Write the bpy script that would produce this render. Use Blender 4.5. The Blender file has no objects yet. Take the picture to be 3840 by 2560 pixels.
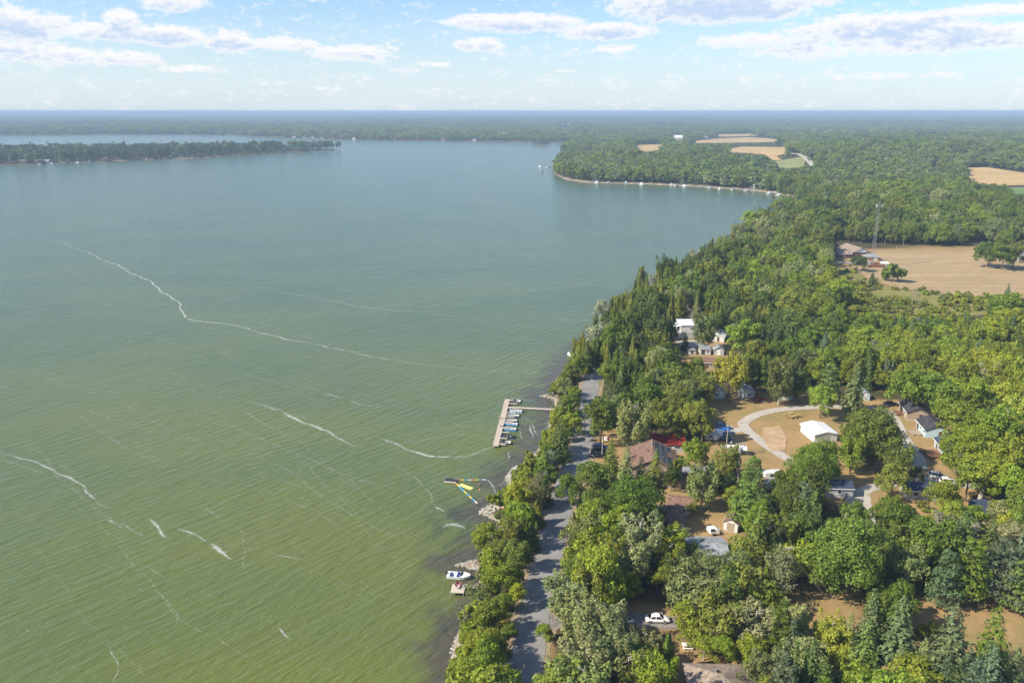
import bpy, math, random
import numpy as np
from mathutils import Vector, Matrix
R = math.radians
rng = np.random.default_rng(7)
random.seed(7)
scene = bpy.context.scene
col = scene.collection

# ------------------------------------------------------------------ camera
F, CX, CY, YH, HC = 2987., 1920., 1280., 418., 95.
PITCH = math.atan((CY - YH) / F)
SP, CP = math.sin(PITCH), math.cos(PITCH)
cam = bpy.data.cameras.new('camera'); cam_o = bpy.data.objects.new('camera', cam); col.objects.link(cam_o)
cam_o.location = (0, 0, HC); cam_o.rotation_euler = (R(90) - PITCH, 0, 0)
cam.sensor_width = 36.; cam.lens = 36. * F / 3840.; cam.clip_start = 1.; cam.clip_end = 200000.
scene.camera = cam_o

# ------------------------------------------------------------------ world, sun, exposure
SUN_EL, SUN_AZ = R(39), R(-111)          # azimuth from +y, negative = from the left
world = bpy.data.worlds.new('World'); scene.world = world; world.use_nodes = True
def build_sky():
    nt = world.node_tree; nt.nodes.clear(); N, L = nt.nodes, nt.links
    def n(t, **k):
        x = N.new(t)
        for a, b in k.items(): setattr(x, a, b)
        return x
    def m(op, a, b=None, c=None):
        x = n('ShaderNodeMath', operation=op)
        for i, v in enumerate((a, b, c)):
            if v is None: continue
            if isinstance(v, (int, float)): x.inputs[i].default_value = v
            else: L.new(v, x.inputs[i])
        return x.outputs[0]
    sky = n('ShaderNodeTexSky', sky_type='NISHITA', sun_disc=False)
    sky.sun_elevation = SUN_EL; sky.sun_rotation = SUN_AZ
    sky.altitude = 100; sky.air_density = 1.0; sky.dust_density = 0.6; sky.ozone_density = 2.2
    tc = n('ShaderNodeTexCoord'); sep = n('ShaderNodeSeparateXYZ'); L.new(tc.outputs['Generated'], sep.inputs[0])
    x, y, z = sep.outputs
    az = m('MULTIPLY', m('ARCTAN2', x, y), 57.29578)
    el = m('MULTIPLY', m('ARCSINE', z), 57.29578)
    def noise(sx, sy, detail, rough, off=0., ey=None):
        c = n('ShaderNodeCombineXYZ'); L.new(m('MULTIPLY', az, sx), c.inputs[0]); L.new(m('MULTIPLY', ey or el, sy), c.inputs[1]); c.inputs[2].default_value = off
        t = n('ShaderNodeTexNoise', noise_dimensions='3D'); t.inputs['Scale'].default_value = 1.; t.inputs['Detail'].default_value = detail; t.inputs['Roughness'].default_value = rough
        L.new(c.outputs[0], t.inputs['Vector']); return t.outputs['Fac']
    # clouds: (photo px x, y, rx, ry, strength) turned into azimuth and elevation in degrees
    clouds = [(80,92,150,44,1.),(455,75,62,30,.95),(400,120,160,26,.9),(625,134,140,34,1.),(860,158,100,36,.85),(1060,168,130,24,.7),
              (1330,200,200,28,.7),(40,180,210,26,.8),(250,212,230,26,.75),(440,216,160,24,.7),(690,258,90,13,.55),(640,12,120,26,.85),
              (1930,88,270,31,.95),(2270,117,190,29,.95),(1800,168,105,26,.75),(2680,18,390,58,1.05),(3320,105,330,44,.95),(3650,134,260,38,.9),
              (2930,152,300,28,.65),(3200,182,420,30,.6),(3720,42,270,17,.8),(2290,186,150,15,.5),(1640,242,70,11,.4),(3600,170,320,15,.5),
              (1000,308,80,12,.3),(3300,285,260,12,.3),(1230,330,60,8,.3),(2110,265,70,6,.3)]
    def place(px, py):
        u, v = (px - CX) / F, (py - CY) / F
        dx, dy, dz = u, CP - v * SP, -(SP + v * CP)
        return math.degrees(math.atan2(dx, dy)), math.degrees(math.asin(dz / math.sqrt(dx*dx + dy*dy + dz*dz)))
    d1 = noise(.5, 1.25, 7., .62, 3.1); d2 = noise(1.9, 3.6, 6., .62, 9.)
    warp = m('ADD', m('MULTIPLY', m('SUBTRACT', d1, .5), 1.7), m('MULTIPLY', m('SUBTRACT', d2, .5), 1.35))
    def density(dely):
        e = m('ADD', el, dely) if dely else el
        tot = None
        for (px, py, rx, ry, s) in clouds:
            a0, e0 = place(px, py); ra, re = rx / F * 57.3 * 1.08, ry / F * 57.3 * 1.25
            du = m('MULTIPLY', m('SUBTRACT', az, a0), 1. / ra); dv = m('MULTIPLY', m('SUBTRACT', e, e0), 1. / re)
            r2 = m('ADD', m('MULTIPLY', du, du), m('MULTIPLY', dv, dv))
            v = m('MULTIPLY', m('SUBTRACT', 1.0, r2), s)
            tot = v if tot is None else m('MAXIMUM', tot, v)
        # the same broken cumulus goes on everywhere outside the picture
        elw = m('MAXIMUM', m('ADD', z, .10), .05)
        c = n('ShaderNodeCombineXYZ'); L.new(m('DIVIDE', x, elw), c.inputs[0]); L.new(m('DIVIDE', y, elw), c.inputs[1]); c.inputs[2].default_value = dely
        t = n('ShaderNodeTexNoise'); t.inputs['Scale'].default_value = .9; t.inputs['Detail'].default_value = 5.; L.new(c.outputs[0], t.inputs['Vector'])
        g = m('MULTIPLY', m('SUBTRACT', t.outputs['Fac'], .56), 5.)
        tot = m('MAXIMUM', tot, m('MULTIPLY', g, m('SMOOTH_MIN', 1., m('MAXIMUM', m('MULTIPLY', m('SUBTRACT', el, 8.), .3), 0.), .1)))
        return m('ADD', m('MAXIMUM', tot, -1.2), warp)
    D0 = density(0.); D1 = density(.42)
    def smooth(v, lo, hi):
        mr = n('ShaderNodeMapRange', interpolation_type='SMOOTHSTEP'); L.new(v, mr.inputs[0]); mr.inputs[1].default_value = lo; mr.inputs[2].default_value = hi; return mr.outputs[0]
    alpha = m('MULTIPLY', smooth(D0, .0, .6), .92)
    shade = m('MULTIPLY', smooth(D1, .05, 1.15), smooth(D0, .2, .9))
    cc = n('ShaderNodeMix', data_type='RGBA'); L.new(shade, cc.inputs[0])
    cc.inputs[6].default_value = (7.0, 6.9, 6.9, 1); cc.inputs[7].default_value = (4.1, 5.0, 6.5, 1)
    # thin milky veil low over the horizon
    veil = m('MULTIPLY', m('SUBTRACT', 1., smooth(el, -1., 10.)), .82)
    veil = m('MULTIPLY', veil, m('ADD', .8, m('MULTIPLY', noise(.08, .7, 4., .5, 5.), .4)))
    gain = n('ShaderNodeMix', data_type='RGBA', blend_type='MULTIPLY'); gain.inputs[0].default_value = 1.; L.new(sky.outputs[0], gain.inputs[6]); gain.inputs[7].default_value = (.86, 1.06, 1.25, 1)
    vm = n('ShaderNodeMix', data_type='RGBA'); L.new(veil, vm.inputs[0]); L.new(gain.outputs[2], vm.inputs[6]); vm.inputs[7].default_value = (5.45, 6.15, 6.7, 1)
    mx = n('ShaderNodeMix', data_type='RGBA'); L.new(alpha, mx.inputs[0]); L.new(vm.outputs[2], mx.inputs[6]); L.new(cc.outputs[2], mx.inputs[7])
    bg = n('ShaderNodeBackground'); L.new(mx.outputs[2], bg.inputs[0]); bg.inputs[1].default_value = .088
    out = n('ShaderNodeOutputWorld'); L.new(bg.outputs[0], out.inputs[0])
build_sky()
sun = bpy.data.lights.new('sun', 'SUN'); sun.energy = 5.0; sun.angle = R(.5); sun.color = (1., .91, .74)
sun_o = bpy.data.objects.new('sun', sun); col.objects.link(sun_o)
sd_ = Vector((math.sin(SUN_AZ) * math.cos(SUN_EL), math.cos(SUN_AZ) * math.cos(SUN_EL), math.sin(SUN_EL)))
sun_o.rotation_euler = sd_.to_track_quat('Z', 'Y').to_euler(); sun_o.location = (-300, 0, 400)
vs = scene.view_settings; scene.display_settings.display_device = 'sRGB'
vs.view_transform = 'Standard'; vs.look = 'None'; vs.gamma = 1.; vs.use_curve_mapping = False; vs.exposure = 0.72
scene.render.engine = 'CYCLES'
cy = scene.cycles; cy.use_denoising = True; cy.max_bounces = 5; cy.diffuse_bounces = 3; cy.glossy_bounces = 2
cy.transmission_bounces = 2; cy.transparent_max_bounces = 8; cy.volume_bounces = 0; cy.use_adaptive_sampling = True; cy.adaptive_threshold = 0.02
cy.caustics_reflective = False; cy.caustics_refractive = False; cy.sample_clamp_indirect = 4.

# ------------------------------------------------------------------ geometry of the place
def ray(px, py):
    u, v = (px - CX) / F, (py - CY) / F
    return u, CP - v * SP, -(SP + v * CP)
def at(px, py, z=0.):
    d = ray(px, py); t = (HC - z) / -d[2]; return d[0] * t, d[1] * t
def project(x, y, z):
    dz = z - HC; dep = y * CP - dz * SP; up = y * SP + dz * CP
    return CX + F * x / dep, CY - F * up / dep, F / dep
def inpoly(x, y, P):
    x = np.asarray(x, float); y = np.asarray(y, float); c = np.zeros(x.shape, bool); n = len(P)
    for i in range(n):
        x1, y1 = P[i]; x2, y2 = P[i - 1]
        if y1 == y2: continue
        c ^= ((y1 > y) != (y2 > y)) & (x < (x2 - x1) * (y - y1) / (y2 - y1) + x1)
    return c
def polydist(x, y, P, closed=True):
    d = np.full(x.shape, 1e18); n = len(P)
    for i in range(n if closed else n - 1):
        ax, ay = P[i]; bx, by = P[(i + 1) % n]; ex, ey = bx - ax, by - ay
        t = np.clip(((x - ax) * ex + (y - ay) * ey) / (ex * ex + ey * ey + 1e-9), 0, 1)
        d = np.minimum(d, (x - ax - t * ex) ** 2 + (y - ay - t * ey) ** 2)
    return np.sqrt(d)
SHORE_PX = [(1655,2600),(1688,2526),(1697,2440),(1714,2384),(1742,2330),(1765,2293),(1788,2240),(1797,2197),(1797,2150),(1790,2128),(1740,2121),(1703,2117),(1738,2109),
    (1790,2098),(1808,2070),(1835,2046),(1852,2010),(1878,1990),(1880,1970),(1868,1952),(1828,1936),(1798,1922),(1815,1904),(1846,1890),(1880,1872),(1890,1848),(1902,1824),
    (1908,1804),(1936,1782),(1962,1756),(1976,1744),(1990,1722),(2021,1683),(2046,1655),(2055,1614),(2065,1565),(2088,1534),(2077,1496),(2040,1487),(2022,1483),(2060,1478),
    (2094,1466),(2096,1434),(2117,1390),(2140,1345),(2180,1300),(2235,1232),(2290,1190),(2345,1158),(2356,1118),(2385,1090),(2500,1042),(2620,987),(2740,922),
    (2862,857),(2950,797),(2998,748),(2900,723),(2800,713),(2600,699),(2400,690),(2200,685),(2120,673),(2078,652),(2084,622),(2106,575),(2125,553),(2150,540),(2180,534),
    (2090,532),(2000,531),(1700,529),(1400,527),(1273,524),(1180,521),(1095,517),(1000,514),(865,508),(700,505),(450,504),(200,507),(0,508),(-500,506),(-1500,508)]
LAKE = [(-22., -600.)] + [(-12., 60.), (-11.5, 95.)] + [at(*p) for p in SHORE_PX] + [(-6500., 2600.), (-6500., -600.)]
PENIN = [at(*p) for p in [(1272,561),(1180,568),(1102,571),(939,581),(735,594),(490,602),(204,614),(0,620),(-600,640),(-600,585),(0,577),(600,570),(1000,563),(1230,558.5)]]
ISLET = [at(*p) for p in [(1992,541),(2030,543),(2068,541.5),(2050,538.5),(2010,538.5)]]
def shore_sd(x, y):
    x = np.asarray(x, float); y = np.asarray(y, float)
    d = polydist(x, y, LAKE); d = np.where(inpoly(x, y, LAKE), -d, d)
    for P in (PENIN, ISLET):
        e = polydist(x, y, P); d = np.maximum(d, np.where(inpoly(x, y, P), e, -e))
    return d
def sstep(v, a, b):
    t = np.clip((v - a) / (b - a), 0, 1); return t * t * (3 - 2 * t)
HILLS = [(760,1560,26,360,260),(230,1480,9,120,220),(360,760,9,130,130),(1300,2300,22,500,500),(420,2300,5,300,500),(1050,1150,14,200,200)]
def height(x, y, sd=None):
    x = np.asarray(x, float); y = np.asarray(y, float)
    if sd is None: sd = shore_sd(x, y)
    r = np.hypot(x, y)
    z = np.where(sd > 0, np.minimum(1.9, .05 + sd * .32), np.maximum(-3., sd * .2 - .02))
    hz = np.zeros_like(x)
    for (a, b, A, sx, sy) in HILLS: hz += A * np.exp(-((x - a) / sx) ** 2 - ((y - b) / sy) ** 2)
    far = sstep(r, 2600, 7000)
    hz += far * (9 + 7 * np.sin(x / 900. + 1.) * np.cos(y / 1300.) + 5 * np.sin(x / 410. + y / 700.)) + sstep(r, 6000, 30000) * (14 + 9 * np.sin(x / 2700. + .7) + 7 * np.sin(y / 3100.))
    hz += .25 * np.sin(x / 11.) * np.sin(y / 13. + 1.)
    return z + hz * sstep(sd, 6, 130)
def ht(x, y): return float(height(np.array([x]), np.array([y]))[0])
TT = np.geomspace(60, 60000, 5000)
def gp(px, py, dz=0.):
    """first point of the ground (plus dz) met by the line of sight through a photo pixel"""
    d = ray(px, py)
    if py > 800:
        z = 2.
        for _ in range(5):
            x, y = at(px, py, z + dz); z = ht(x, y)
        return x, y
    k = TT / d[1]; X, Y, Z = d[0] * k, d[1] * k, HC + d[2] * k
    h = np.maximum(height(X, Y), 0) + dz; i = int(np.argmax(Z <= h))
    if i == 0: i = len(TT) - 1
    a, b = Z[i-1] - h[i-1], Z[i] - h[i]; f = a / (a - b) if a != b else 0
    t = k[i-1] + f * (k[i] - k[i-1]); return d[0] * t, d[1] * t

# ------------------------------------------------------------------ materials
def nodes_of(name):
    m = bpy.data.materials.new(name); m.use_nodes = True; nt = m.node_tree; nt.nodes.clear()
    out = nt.nodes.new('ShaderNodeOutputMaterial'); b = nt.nodes.new('ShaderNodeBsdfPrincipled'); nt.links.new(b.outputs[0], out.inputs[0])
    return m, nt, b, out
MATS = {}
def mat(name, c, rough=.7, var=.12, scale=3., metal=0., bump=0., spec=.3, c2=None, stretch=None):
    if name in MATS: return MATS[name]
    m, nt, b, out = nodes_of(name); N, L = nt.nodes, nt.links
    tc = N.new('ShaderNodeTexCoord'); mp = N.new('ShaderNodeMapping'); L.new(tc.outputs['Object'], mp.inputs[0])
    if stretch: mp.inputs['Scale'].default_value = stretch
    nz = N.new('ShaderNodeTexNoise'); nz.inputs['Scale'].default_value = scale; nz.inputs['Detail'].default_value = 5; L.new(mp.outputs[0], nz.inputs['Vector'])
    rp = N.new('ShaderNodeMapRange'); rp.inputs[1].default_value = .3; rp.inputs[2].default_value = .7; L.new(nz.outputs['Fac'], rp.inputs[0])
    mx = N.new('ShaderNodeMix'); mx.data_type = 'RGBA'; L.new(rp.outputs[0], mx.inputs[0])
    d = c2 or tuple(v * (1 - 2 * var) for v in c)
    mx.inputs[6].default_value = (*c, 1) if c2 else (*[min(1, v * (1 + var)) for v in c], 1); mx.inputs[7].default_value = (*d, 1)
    L.new(mx.outputs[2], b.inputs['Base Color']); b.inputs['Roughness'].default_value = rough; b.inputs['Metallic'].default_value = metal
    b.inputs['Specular IOR Level'].default_value = spec
    if bump:
        bp = N.new('ShaderNodeBump'); bp.inputs['Strength'].default_value = bump; bp.inputs['Distance'].default_value = .05; L.new(nz.outputs['Fac'], bp.inputs['Height']); L.new(bp.outputs[0], b.inputs['Normal'])
    MATS[name] = m; return m
def foliage_mat(name, instancer):
    m, nt, b, out = nodes_of(name); N, L = nt.nodes, nt.links
    if instancer:
        a = N.new('ShaderNodeAttribute'); a.attribute_type = 'INSTANCER'; a.attribute_name = 'col'; c = a.outputs['Color']
    else:
        a = N.new('ShaderNodeObjectInfo'); c = a.outputs['Color']
    g = N.new('ShaderNodeNewGeometry')
    hs = N.new('ShaderNodeHueSaturation'); L.new(c, hs.inputs['Color'])
    mh = N.new('ShaderNodeMapRange'); L.new(g.outputs['Random Per Island'], mh.inputs[0]); mh.inputs[3].default_value = .485; mh.inputs[4].default_value = .512; L.new(mh.outputs[0], hs.inputs['Hue'])
    wn = N.new('ShaderNodeMath'); wn.operation = 'MULTIPLY'; wn.inputs[1].default_value = 7.31; L.new(g.outputs['Random Per Island'], wn.inputs[0])
    fr = N.new('ShaderNodeMath'); fr.operation = 'FRACT'; L.new(wn.outputs[0], fr.inputs[0])
    mv = N.new('ShaderNodeMapRange'); L.new(fr.outputs[0], mv.inputs[0]); mv.inputs[3].default_value = .70; mv.inputs[4].default_value = 1.36; L.new(mv.outputs[0], hs.inputs['Value'])
    L.new(hs.outputs[0], b.inputs['Base Color']); b.inputs['Roughness'].default_value = .55; b.inputs['Specular IOR Level'].default_value = .22
    tr = N.new('ShaderNodeBsdfTranslucent'); L.new(hs.outputs[0], tr.inputs[0])
    ms = N.new('ShaderNodeMixShader'); ms.inputs[0].default_value = .40; L.new(b.outputs[0], ms.inputs[1]); L.new(tr.outputs[0], ms.inputs[2]); L.new(ms.outputs[0], out.inputs[0])
    return m
FOL = foliage_mat('foliage', False); FOLI = foliage_mat('foliage_woodland', True)
BARK = mat('bark', (.16,.12,.085), .9, .25, 4., bump=.6, stretch=(3,3,.6)); BARKP = mat('bark_pale', (.42,.38,.33), .9, .2, 3., bump=.4)
TWIG = mat('dead_wood', (.24,.21,.18), .9, .2, 3.)

def ground_mat():
    m, nt, b, out = nodes_of('dry_ground'); N, L = nt.nodes, nt.links
    tc = N.new('ShaderNodeTexCoord')
    def noise(s, d=5, r=.6):
        t = N.new('ShaderNodeTexNoise'); t.inputs['Scale'].default_value = s; t.inputs['Detail'].default_value = d; t.inputs['Roughness'].default_value = r; L.new(tc.outputs['Object'], t.inputs['Vector']); return t.outputs['Fac']
    def attr(nm):
        a = N.new('ShaderNodeAttribute'); a.attribute_name = nm; return a.outputs['Fac']
    def mix(f, a, bb):
        x = N.new('ShaderNodeMix'); x.data_type = 'RGBA'
        if isinstance(f, float): x.inputs[0].default_value = f
        else: L.new(f, x.inputs[0])
        for i, v in ((6, a), (7, bb)):
            if isinstance(v, tuple): x.inputs[i].default_value = (*v, 1)
            else: L.new(v, x.inputs[i])
        return x.outputs[2]
    def rng_(v, a, bb, c=0., d=1.):
        x = N.new('ShaderNodeMapRange'); L.new(v, x.inputs[0]); x.inputs[1].default_value = a; x.inputs[2].default_value = bb; x.inputs[3].default_value = c; x.inputs[4].default_value = d; return x.outputs[0]
    big, mid, fine = noise(.045), noise(.35), noise(2.6, 6, .7)
    lawn = mix(rng_(mid, .35, .68), (.345,.215,.088), (.262,.168,.075))
    lawn = mix(rng_(big, .48, .62), lawn, (.20,.165,.055))
    lawn = mix(rng_(noise(.14, 5, .65), .54, .68, 0., .8), lawn, (.115,.125,.035)); lawn = mix(rng_(noise(.9, 6, .7), .42, .7, 0., .75), lawn, (.21,.145,.07)); lawn = mix(rng_(fine, .3, .75, 0., .5), lawn, (.42,.295,.16))
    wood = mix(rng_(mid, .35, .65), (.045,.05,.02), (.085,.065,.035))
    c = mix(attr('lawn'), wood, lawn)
    c = mix(attr('sand'), c, mix(rng_(fine, .3, .7), (.38,.31,.24), (.27,.22,.165)))
    L.new(c, b.inputs['Base Color']); b.inputs['Roughness'].default_value = .95; b.inputs['Specular IOR Level'].default_value = .1
    bp = N.new('ShaderNodeBump'); bp.inputs['Strength'].default_value = .5; bp.inputs['Distance'].default_value = .15; L.new(fine, bp.inputs['Height']); L.new(bp.outputs[0], b.inputs['Normal'])
    return m
def water_mat():
    m, nt, b, out = nodes_of('lake_water'); N, L = nt.nodes, nt.links
    tc = N.new('ShaderNodeTexCoord')
    def noise(s, st, d=4, r=.55, rot=0.):
        mp = N.new('ShaderNodeMapping'); mp.inputs['Scale'].default_value = (st[0], st[1], 1); mp.inputs['Rotation'].default_value = (0, 0, R(rot)); m0 = N.new('ShaderNodeMapping'); m0.inputs['Rotation'].default_value = (0, 0, R(rot)); mp.inputs['Rotation'].default_value = (0, 0, 0); L.new(tc.outputs['Object'], m0.inputs[0]); L.new(m0.outputs[0], mp.inputs[0])
        t = N.new('ShaderNodeTexNoise'); t.inputs['Scale'].default_value = s; t.inputs['Detail'].default_value = d; t.inputs['Roughness'].default_value = r; L.new(mp.outputs[0], t.inputs['Vector']); return t.outputs['Fac']
    def mixc(f, a, bb):
        x = N.new('ShaderNodeMix'); x.data_type = 'RGBA'; L.new(f, x.inputs[0])
        for i, v in ((6, a), (7, bb)):
            if isinstance(v, tuple): x.inputs[i].default_value = (*v, 1)
            else: L.new(v, x.inputs[i])
        return x.outputs[2]
    def rr(v, a, bb, c=0., d=1.):
        x = N.new('ShaderNodeMapRange'); x.interpolation_type = 'SMOOTHSTEP'; L.new(v, x.inputs[0]); x.inputs[1].default_value = a; x.inputs[2].default_value = bb; x.inputs[3].default_value = c; x.inputs[4].default_value = d; return x.outputs[0]
    dp = N.new('ShaderNodeAttribute'); dp.attribute_name = 'depth'
    wd = N.new('ShaderNodeAttribute'); wd.attribute_name = 'weed'
    op = N.new('ShaderNodeAttribute'); op.attribute_name = 'open'
    big = noise(.012, (1, 1.6), 3)
    dd = N.new('ShaderNodeMath'); dd.operation = 'ADD'; L.new(dp.outputs['Fac'], dd.inputs[0])
    j = rr(noise(.11, (1, 1.2), 4), .25, .75, -.28, .28); L.new(j, dd.inputs[1])
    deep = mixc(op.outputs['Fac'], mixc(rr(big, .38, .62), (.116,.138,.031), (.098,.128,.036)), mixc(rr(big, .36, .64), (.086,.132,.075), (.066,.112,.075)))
    c = mixc(rr(dd.outputs[0], .18, .85), mixc(rr(noise(.5, (1, 1)), .35, .65), (.088,.076,.048), (.066,.064,.042)), deep)
    c = mixc(wd.outputs['Fac'], c, (.035,.045,.035))
    L.new(c, b.inputs['Base Color']); b.inputs['Roughness'].default_value = .16; b.inputs['IOR'].default_value = 1.33; b.inputs['Specular IOR Level'].default_value = .42
    # wind ripples: crests lie across the breeze
    w1 = noise(.60, (.24, 1.), 3, .5, -46.); w2 = noise(1.6, (.35, 1.), 3, .6, -54.); w3 = noise(.10, (.4, 1.), 2, .5, -40.)
    a = N.new('ShaderNodeMath'); a.operation = 'MULTIPLY_ADD'; L.new(w2, a.inputs[0]); a.inputs[1].default_value = .35; L.new(w1, a.inputs[2])
    a2 = N.new('ShaderNodeMath'); a2.operation = 'MULTIPLY_ADD'; L.new(w3, a2.inputs[0]); a2.inputs[1].default_value = .8; L.new(a.outputs[0], a2.inputs[2])
    bp = N.new('ShaderNodeBump'); bp.inputs['Strength'].default_value = .9; bp.inputs['Distance'].default_value = .62; L.new(a2.outputs[0], bp.inputs['Height']); L.new(bp.outputs[0], b.inputs['Normal'])
    return m
def foam_mat():
    m, nt, b, out = nodes_of('foam'); N, L = nt.nodes, nt.links
    tc = N.new('ShaderNodeTexCoord'); nz = N.new('ShaderNodeTexNoise'); nz.inputs['Scale'].default_value = 1.1; nz.inputs['Detail'].default_value = 6; nz.inputs['Roughness'].default_value = .75; L.new(tc.outputs['Object'], nz.inputs['Vector'])
    at_ = N.new('ShaderNodeAttribute'); at_.attribute_name = 'thick'
    ad = N.new('ShaderNodeMath'); ad.operation = 'ADD'; L.new(nz.outputs['Fac'], ad.inputs[0]); L.new(at_.outputs['Fac'], ad.inputs[1])
    mr = N.new('ShaderNodeMapRange'); L.new(ad.outputs[0], mr.inputs[0]); mr.inputs[1].default_value = .575; mr.inputs[2].default_value = 1.0; mr.inputs[4].default_value = .72
    n2 = N.new('ShaderNodeTexNoise'); n2.inputs['Scale'].default_value = .22; n2.inputs['Detail'].default_value = 4; n2.inputs['Roughness'].default_value = .65; L.new(tc.outputs['Object'], n2.inputs['Vector'])
    m2 = N.new('ShaderNodeMapRange'); m2.interpolation_type = 'SMOOTHSTEP'; L.new(n2.outputs['Fac'], m2.inputs[0]); m2.inputs[1].default_value = .33; m2.inputs[2].default_value = .54; m2.inputs[3].default_value = .3
    mm = N.new('ShaderNodeMath'); mm.operation = 'MULTIPLY'; L.new(mr.outputs[0], mm.inputs[0]); L.new(m2.outputs[0], mm.inputs[1]); mr = mm
    b.inputs['Base Color'].default_value = (.58,.61,.57,1); b.inputs['Roughness'].default_value = .8; L.new(mr.outputs[0], b.inputs['Alpha'])
    return m

# ------------------------------------------------------------------ mesh helpers
def mesh_np(name, V, Fq, mats=(), attrs=None, mi=None, smooth=False):
    """V (n,3); Fq (m,3|4) int array"""
    me = bpy.data.meshes.new(name); V = np.asarray(V, np.float32); Fq = np.asarray(Fq, np.int32); k = Fq.shape[1]
    me.vertices.add(len(V)); me.vertices.foreach_set('co', V.ravel())
    me.loops.add(Fq.size); me.loops.foreach_set('vertex_index', Fq.ravel())
    me.polygons.add(len(Fq)); me.polygons.foreach_set('loop_start', np.arange(0, Fq.size, k, dtype=np.int32))
    for mm in mats: me.materials.append(mm)
    if mi is not None: me.polygons.foreach_set('material_index', np.asarray(mi, np.int32))
    if smooth: me.polygons.foreach_set('use_smooth', np.ones(len(Fq), bool))
    me.update(calc_edges=True); me.validate()
    for nm, a in (attrs or {}).items():
        t = me.attributes.new(nm, 'FLOAT', 'POINT'); t.data.foreach_set('value', np.asarray(a, np.float32))
    return me
class MB:
    def __init__(s): s.v, s.f = [], []
    def quadmesh(s, vs, fs):
        o = len(s.v); s.v += [tuple(p) for p in vs]; s.f += [tuple(i + o for i in f) for f in fs]; return s
    def box(s, c, d, rz=0., taper=1.):
        x, y, z = d[0]/2, d[1]/2, d[2]/2; cs, sn = math.cos(rz), math.sin(rz); vs = []
        for sz in (-1, 1):
            k = taper if sz > 0 else 1.
            for a, b in ((-1,-1),(1,-1),(1,1),(-1,1)):
                px, py = a*x*k, b*y*k; vs.append((c[0] + px*cs - py*sn, c[1] + px*sn + py*cs, c[2] + sz*z))
        return s.quadmesh(vs, [(3,2,1,0),(4,5,6,7),(0,1,5,4),(1,2,6,5),(2,3,7,6),(3,0,4,7)])
    def tube(s, p, q, r0, r1=None, n=6):
        p, q = Vector(p), Vector(q); r1 = r0 if r1 is None else r1; d = (q - p)
        if d.length < 1e-6: return s
        d.normalize(); a = d.orthogonal().normalized(); b = d.cross(a); vs = []
        for c, r in ((p, r0), (q, r1)):
            for i in range(n):
                t = 2*math.pi*i/n; vs.append(c + a*math.cos(t)*r + b*math.sin(t)*r)
        fs = [(i, (i+1) % n, n + (i+1) % n, n + i) for i in range(n)] + [tuple(range(n-1, -1, -1)), tuple(range(n, 2*n))]
        return s.quadmesh(vs, fs)
    def path(s, pts, r, n=6):
        for a, b in zip(pts[:-1], pts[1:]): s.tube(a, b, r, r, n)
        return s
    def loft(s, secs, cap=True, closed=True):
        """secs: list of equal-length point rings"""
        n = len(secs[0]); vs = [p for r in secs for p in r]; fs = []
        for k in range(len(secs) - 1):
            for i in range(n if closed else n - 1): fs.append((k*n + i, k*n + (i+1) % n, (k+1)*n + (i+1) % n, (k+1)*n + i))
        if cap: fs += [tuple(range(n-1, -1, -1)), tuple(range((len(secs)-1)*n, len(secs)*n))]
        return s.quadmesh(vs, fs)
    def prism(s, poly, z0, z1):
        n = len(poly); return s.quadmesh([(x, y, z0) for x, y in poly] + [(x, y, z1) for x, y in poly], [tuple(range(n-1, -1, -1)), tuple(range(n, 2*n))] + [(i, (i+1) % n, n + (i+1) % n, n + i) for i in range(n)])
    def mesh(s, name, m, smooth=False):
        me = bpy.data.meshes.new(name); me.from_pydata(s.v, [], s.f); me.materials.append(m)
        if smooth: me.polygons.foreach_set('use_smooth', np.ones(len(me.polygons), bool))
        me.update(); return me
    def build(s, name, m, parent=None, smooth=False):
        return link(name, s.mesh(name, m, smooth), parent)
def link(name, data, parent=None, loc=None, rz=None):
    o = bpy.data.objects.new(name, data); col.objects.link(o)
    if parent is not None: o.parent = parent
    if loc is not None: o.location = loc
    if rz is not None: o.rotation_euler = (0, 0, rz)
    return o
def tag(o, label, cat=None, group=None, kind=None):
    if label: o['label'] = label
    if cat: o['category'] = cat
    if group: o['group'] = group
    if kind: o['kind'] = kind
    return o
def thing(name, label, cat, loc, rz=0., group=None):
    return tag(link(name, None, None, loc, rz), label, cat, group)
def copy_tree(o, parent=None):
    c = o.copy(); col.objects.link(c); c.parent = parent
    for ch in list(o.children): copy_tree(ch, c)
    return c
def struct(o): o['kind'] = 'structure'; return o

# ------------------------------------------------------------------ ground, lake, roads
def lines(*segs):
    out = []
    for a, b, s in segs: out.append(np.arange(a, b, s))
    return np.concatenate(out)
gl = np.geomspace(700, 62000, 34)
XL = np.concatenate([-np.geomspace(2600, 62000, 22)[::-1], lines((-2500, -700, 25), (-700, -60, 16), (-60, -24, 4), (-24, 62, 1), (62, 140, 2.5), (140, 320, 6), (320, 700, 15)), gl])
YL = np.concatenate([lines((-900, 40, 60), (40, 90, 5), (90, 330, 1), (330, 560, 4), (560, 1200, 9), (1200, 3400, 18)), np.geomspace(3400, 62000, 40)])
GX, GY = np.meshgrid(XL, YL); gx, gy = GX.ravel(), GY.ravel()
gsd = shore_sd(gx, gy); gz = height(gx, gy, gsd)
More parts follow.
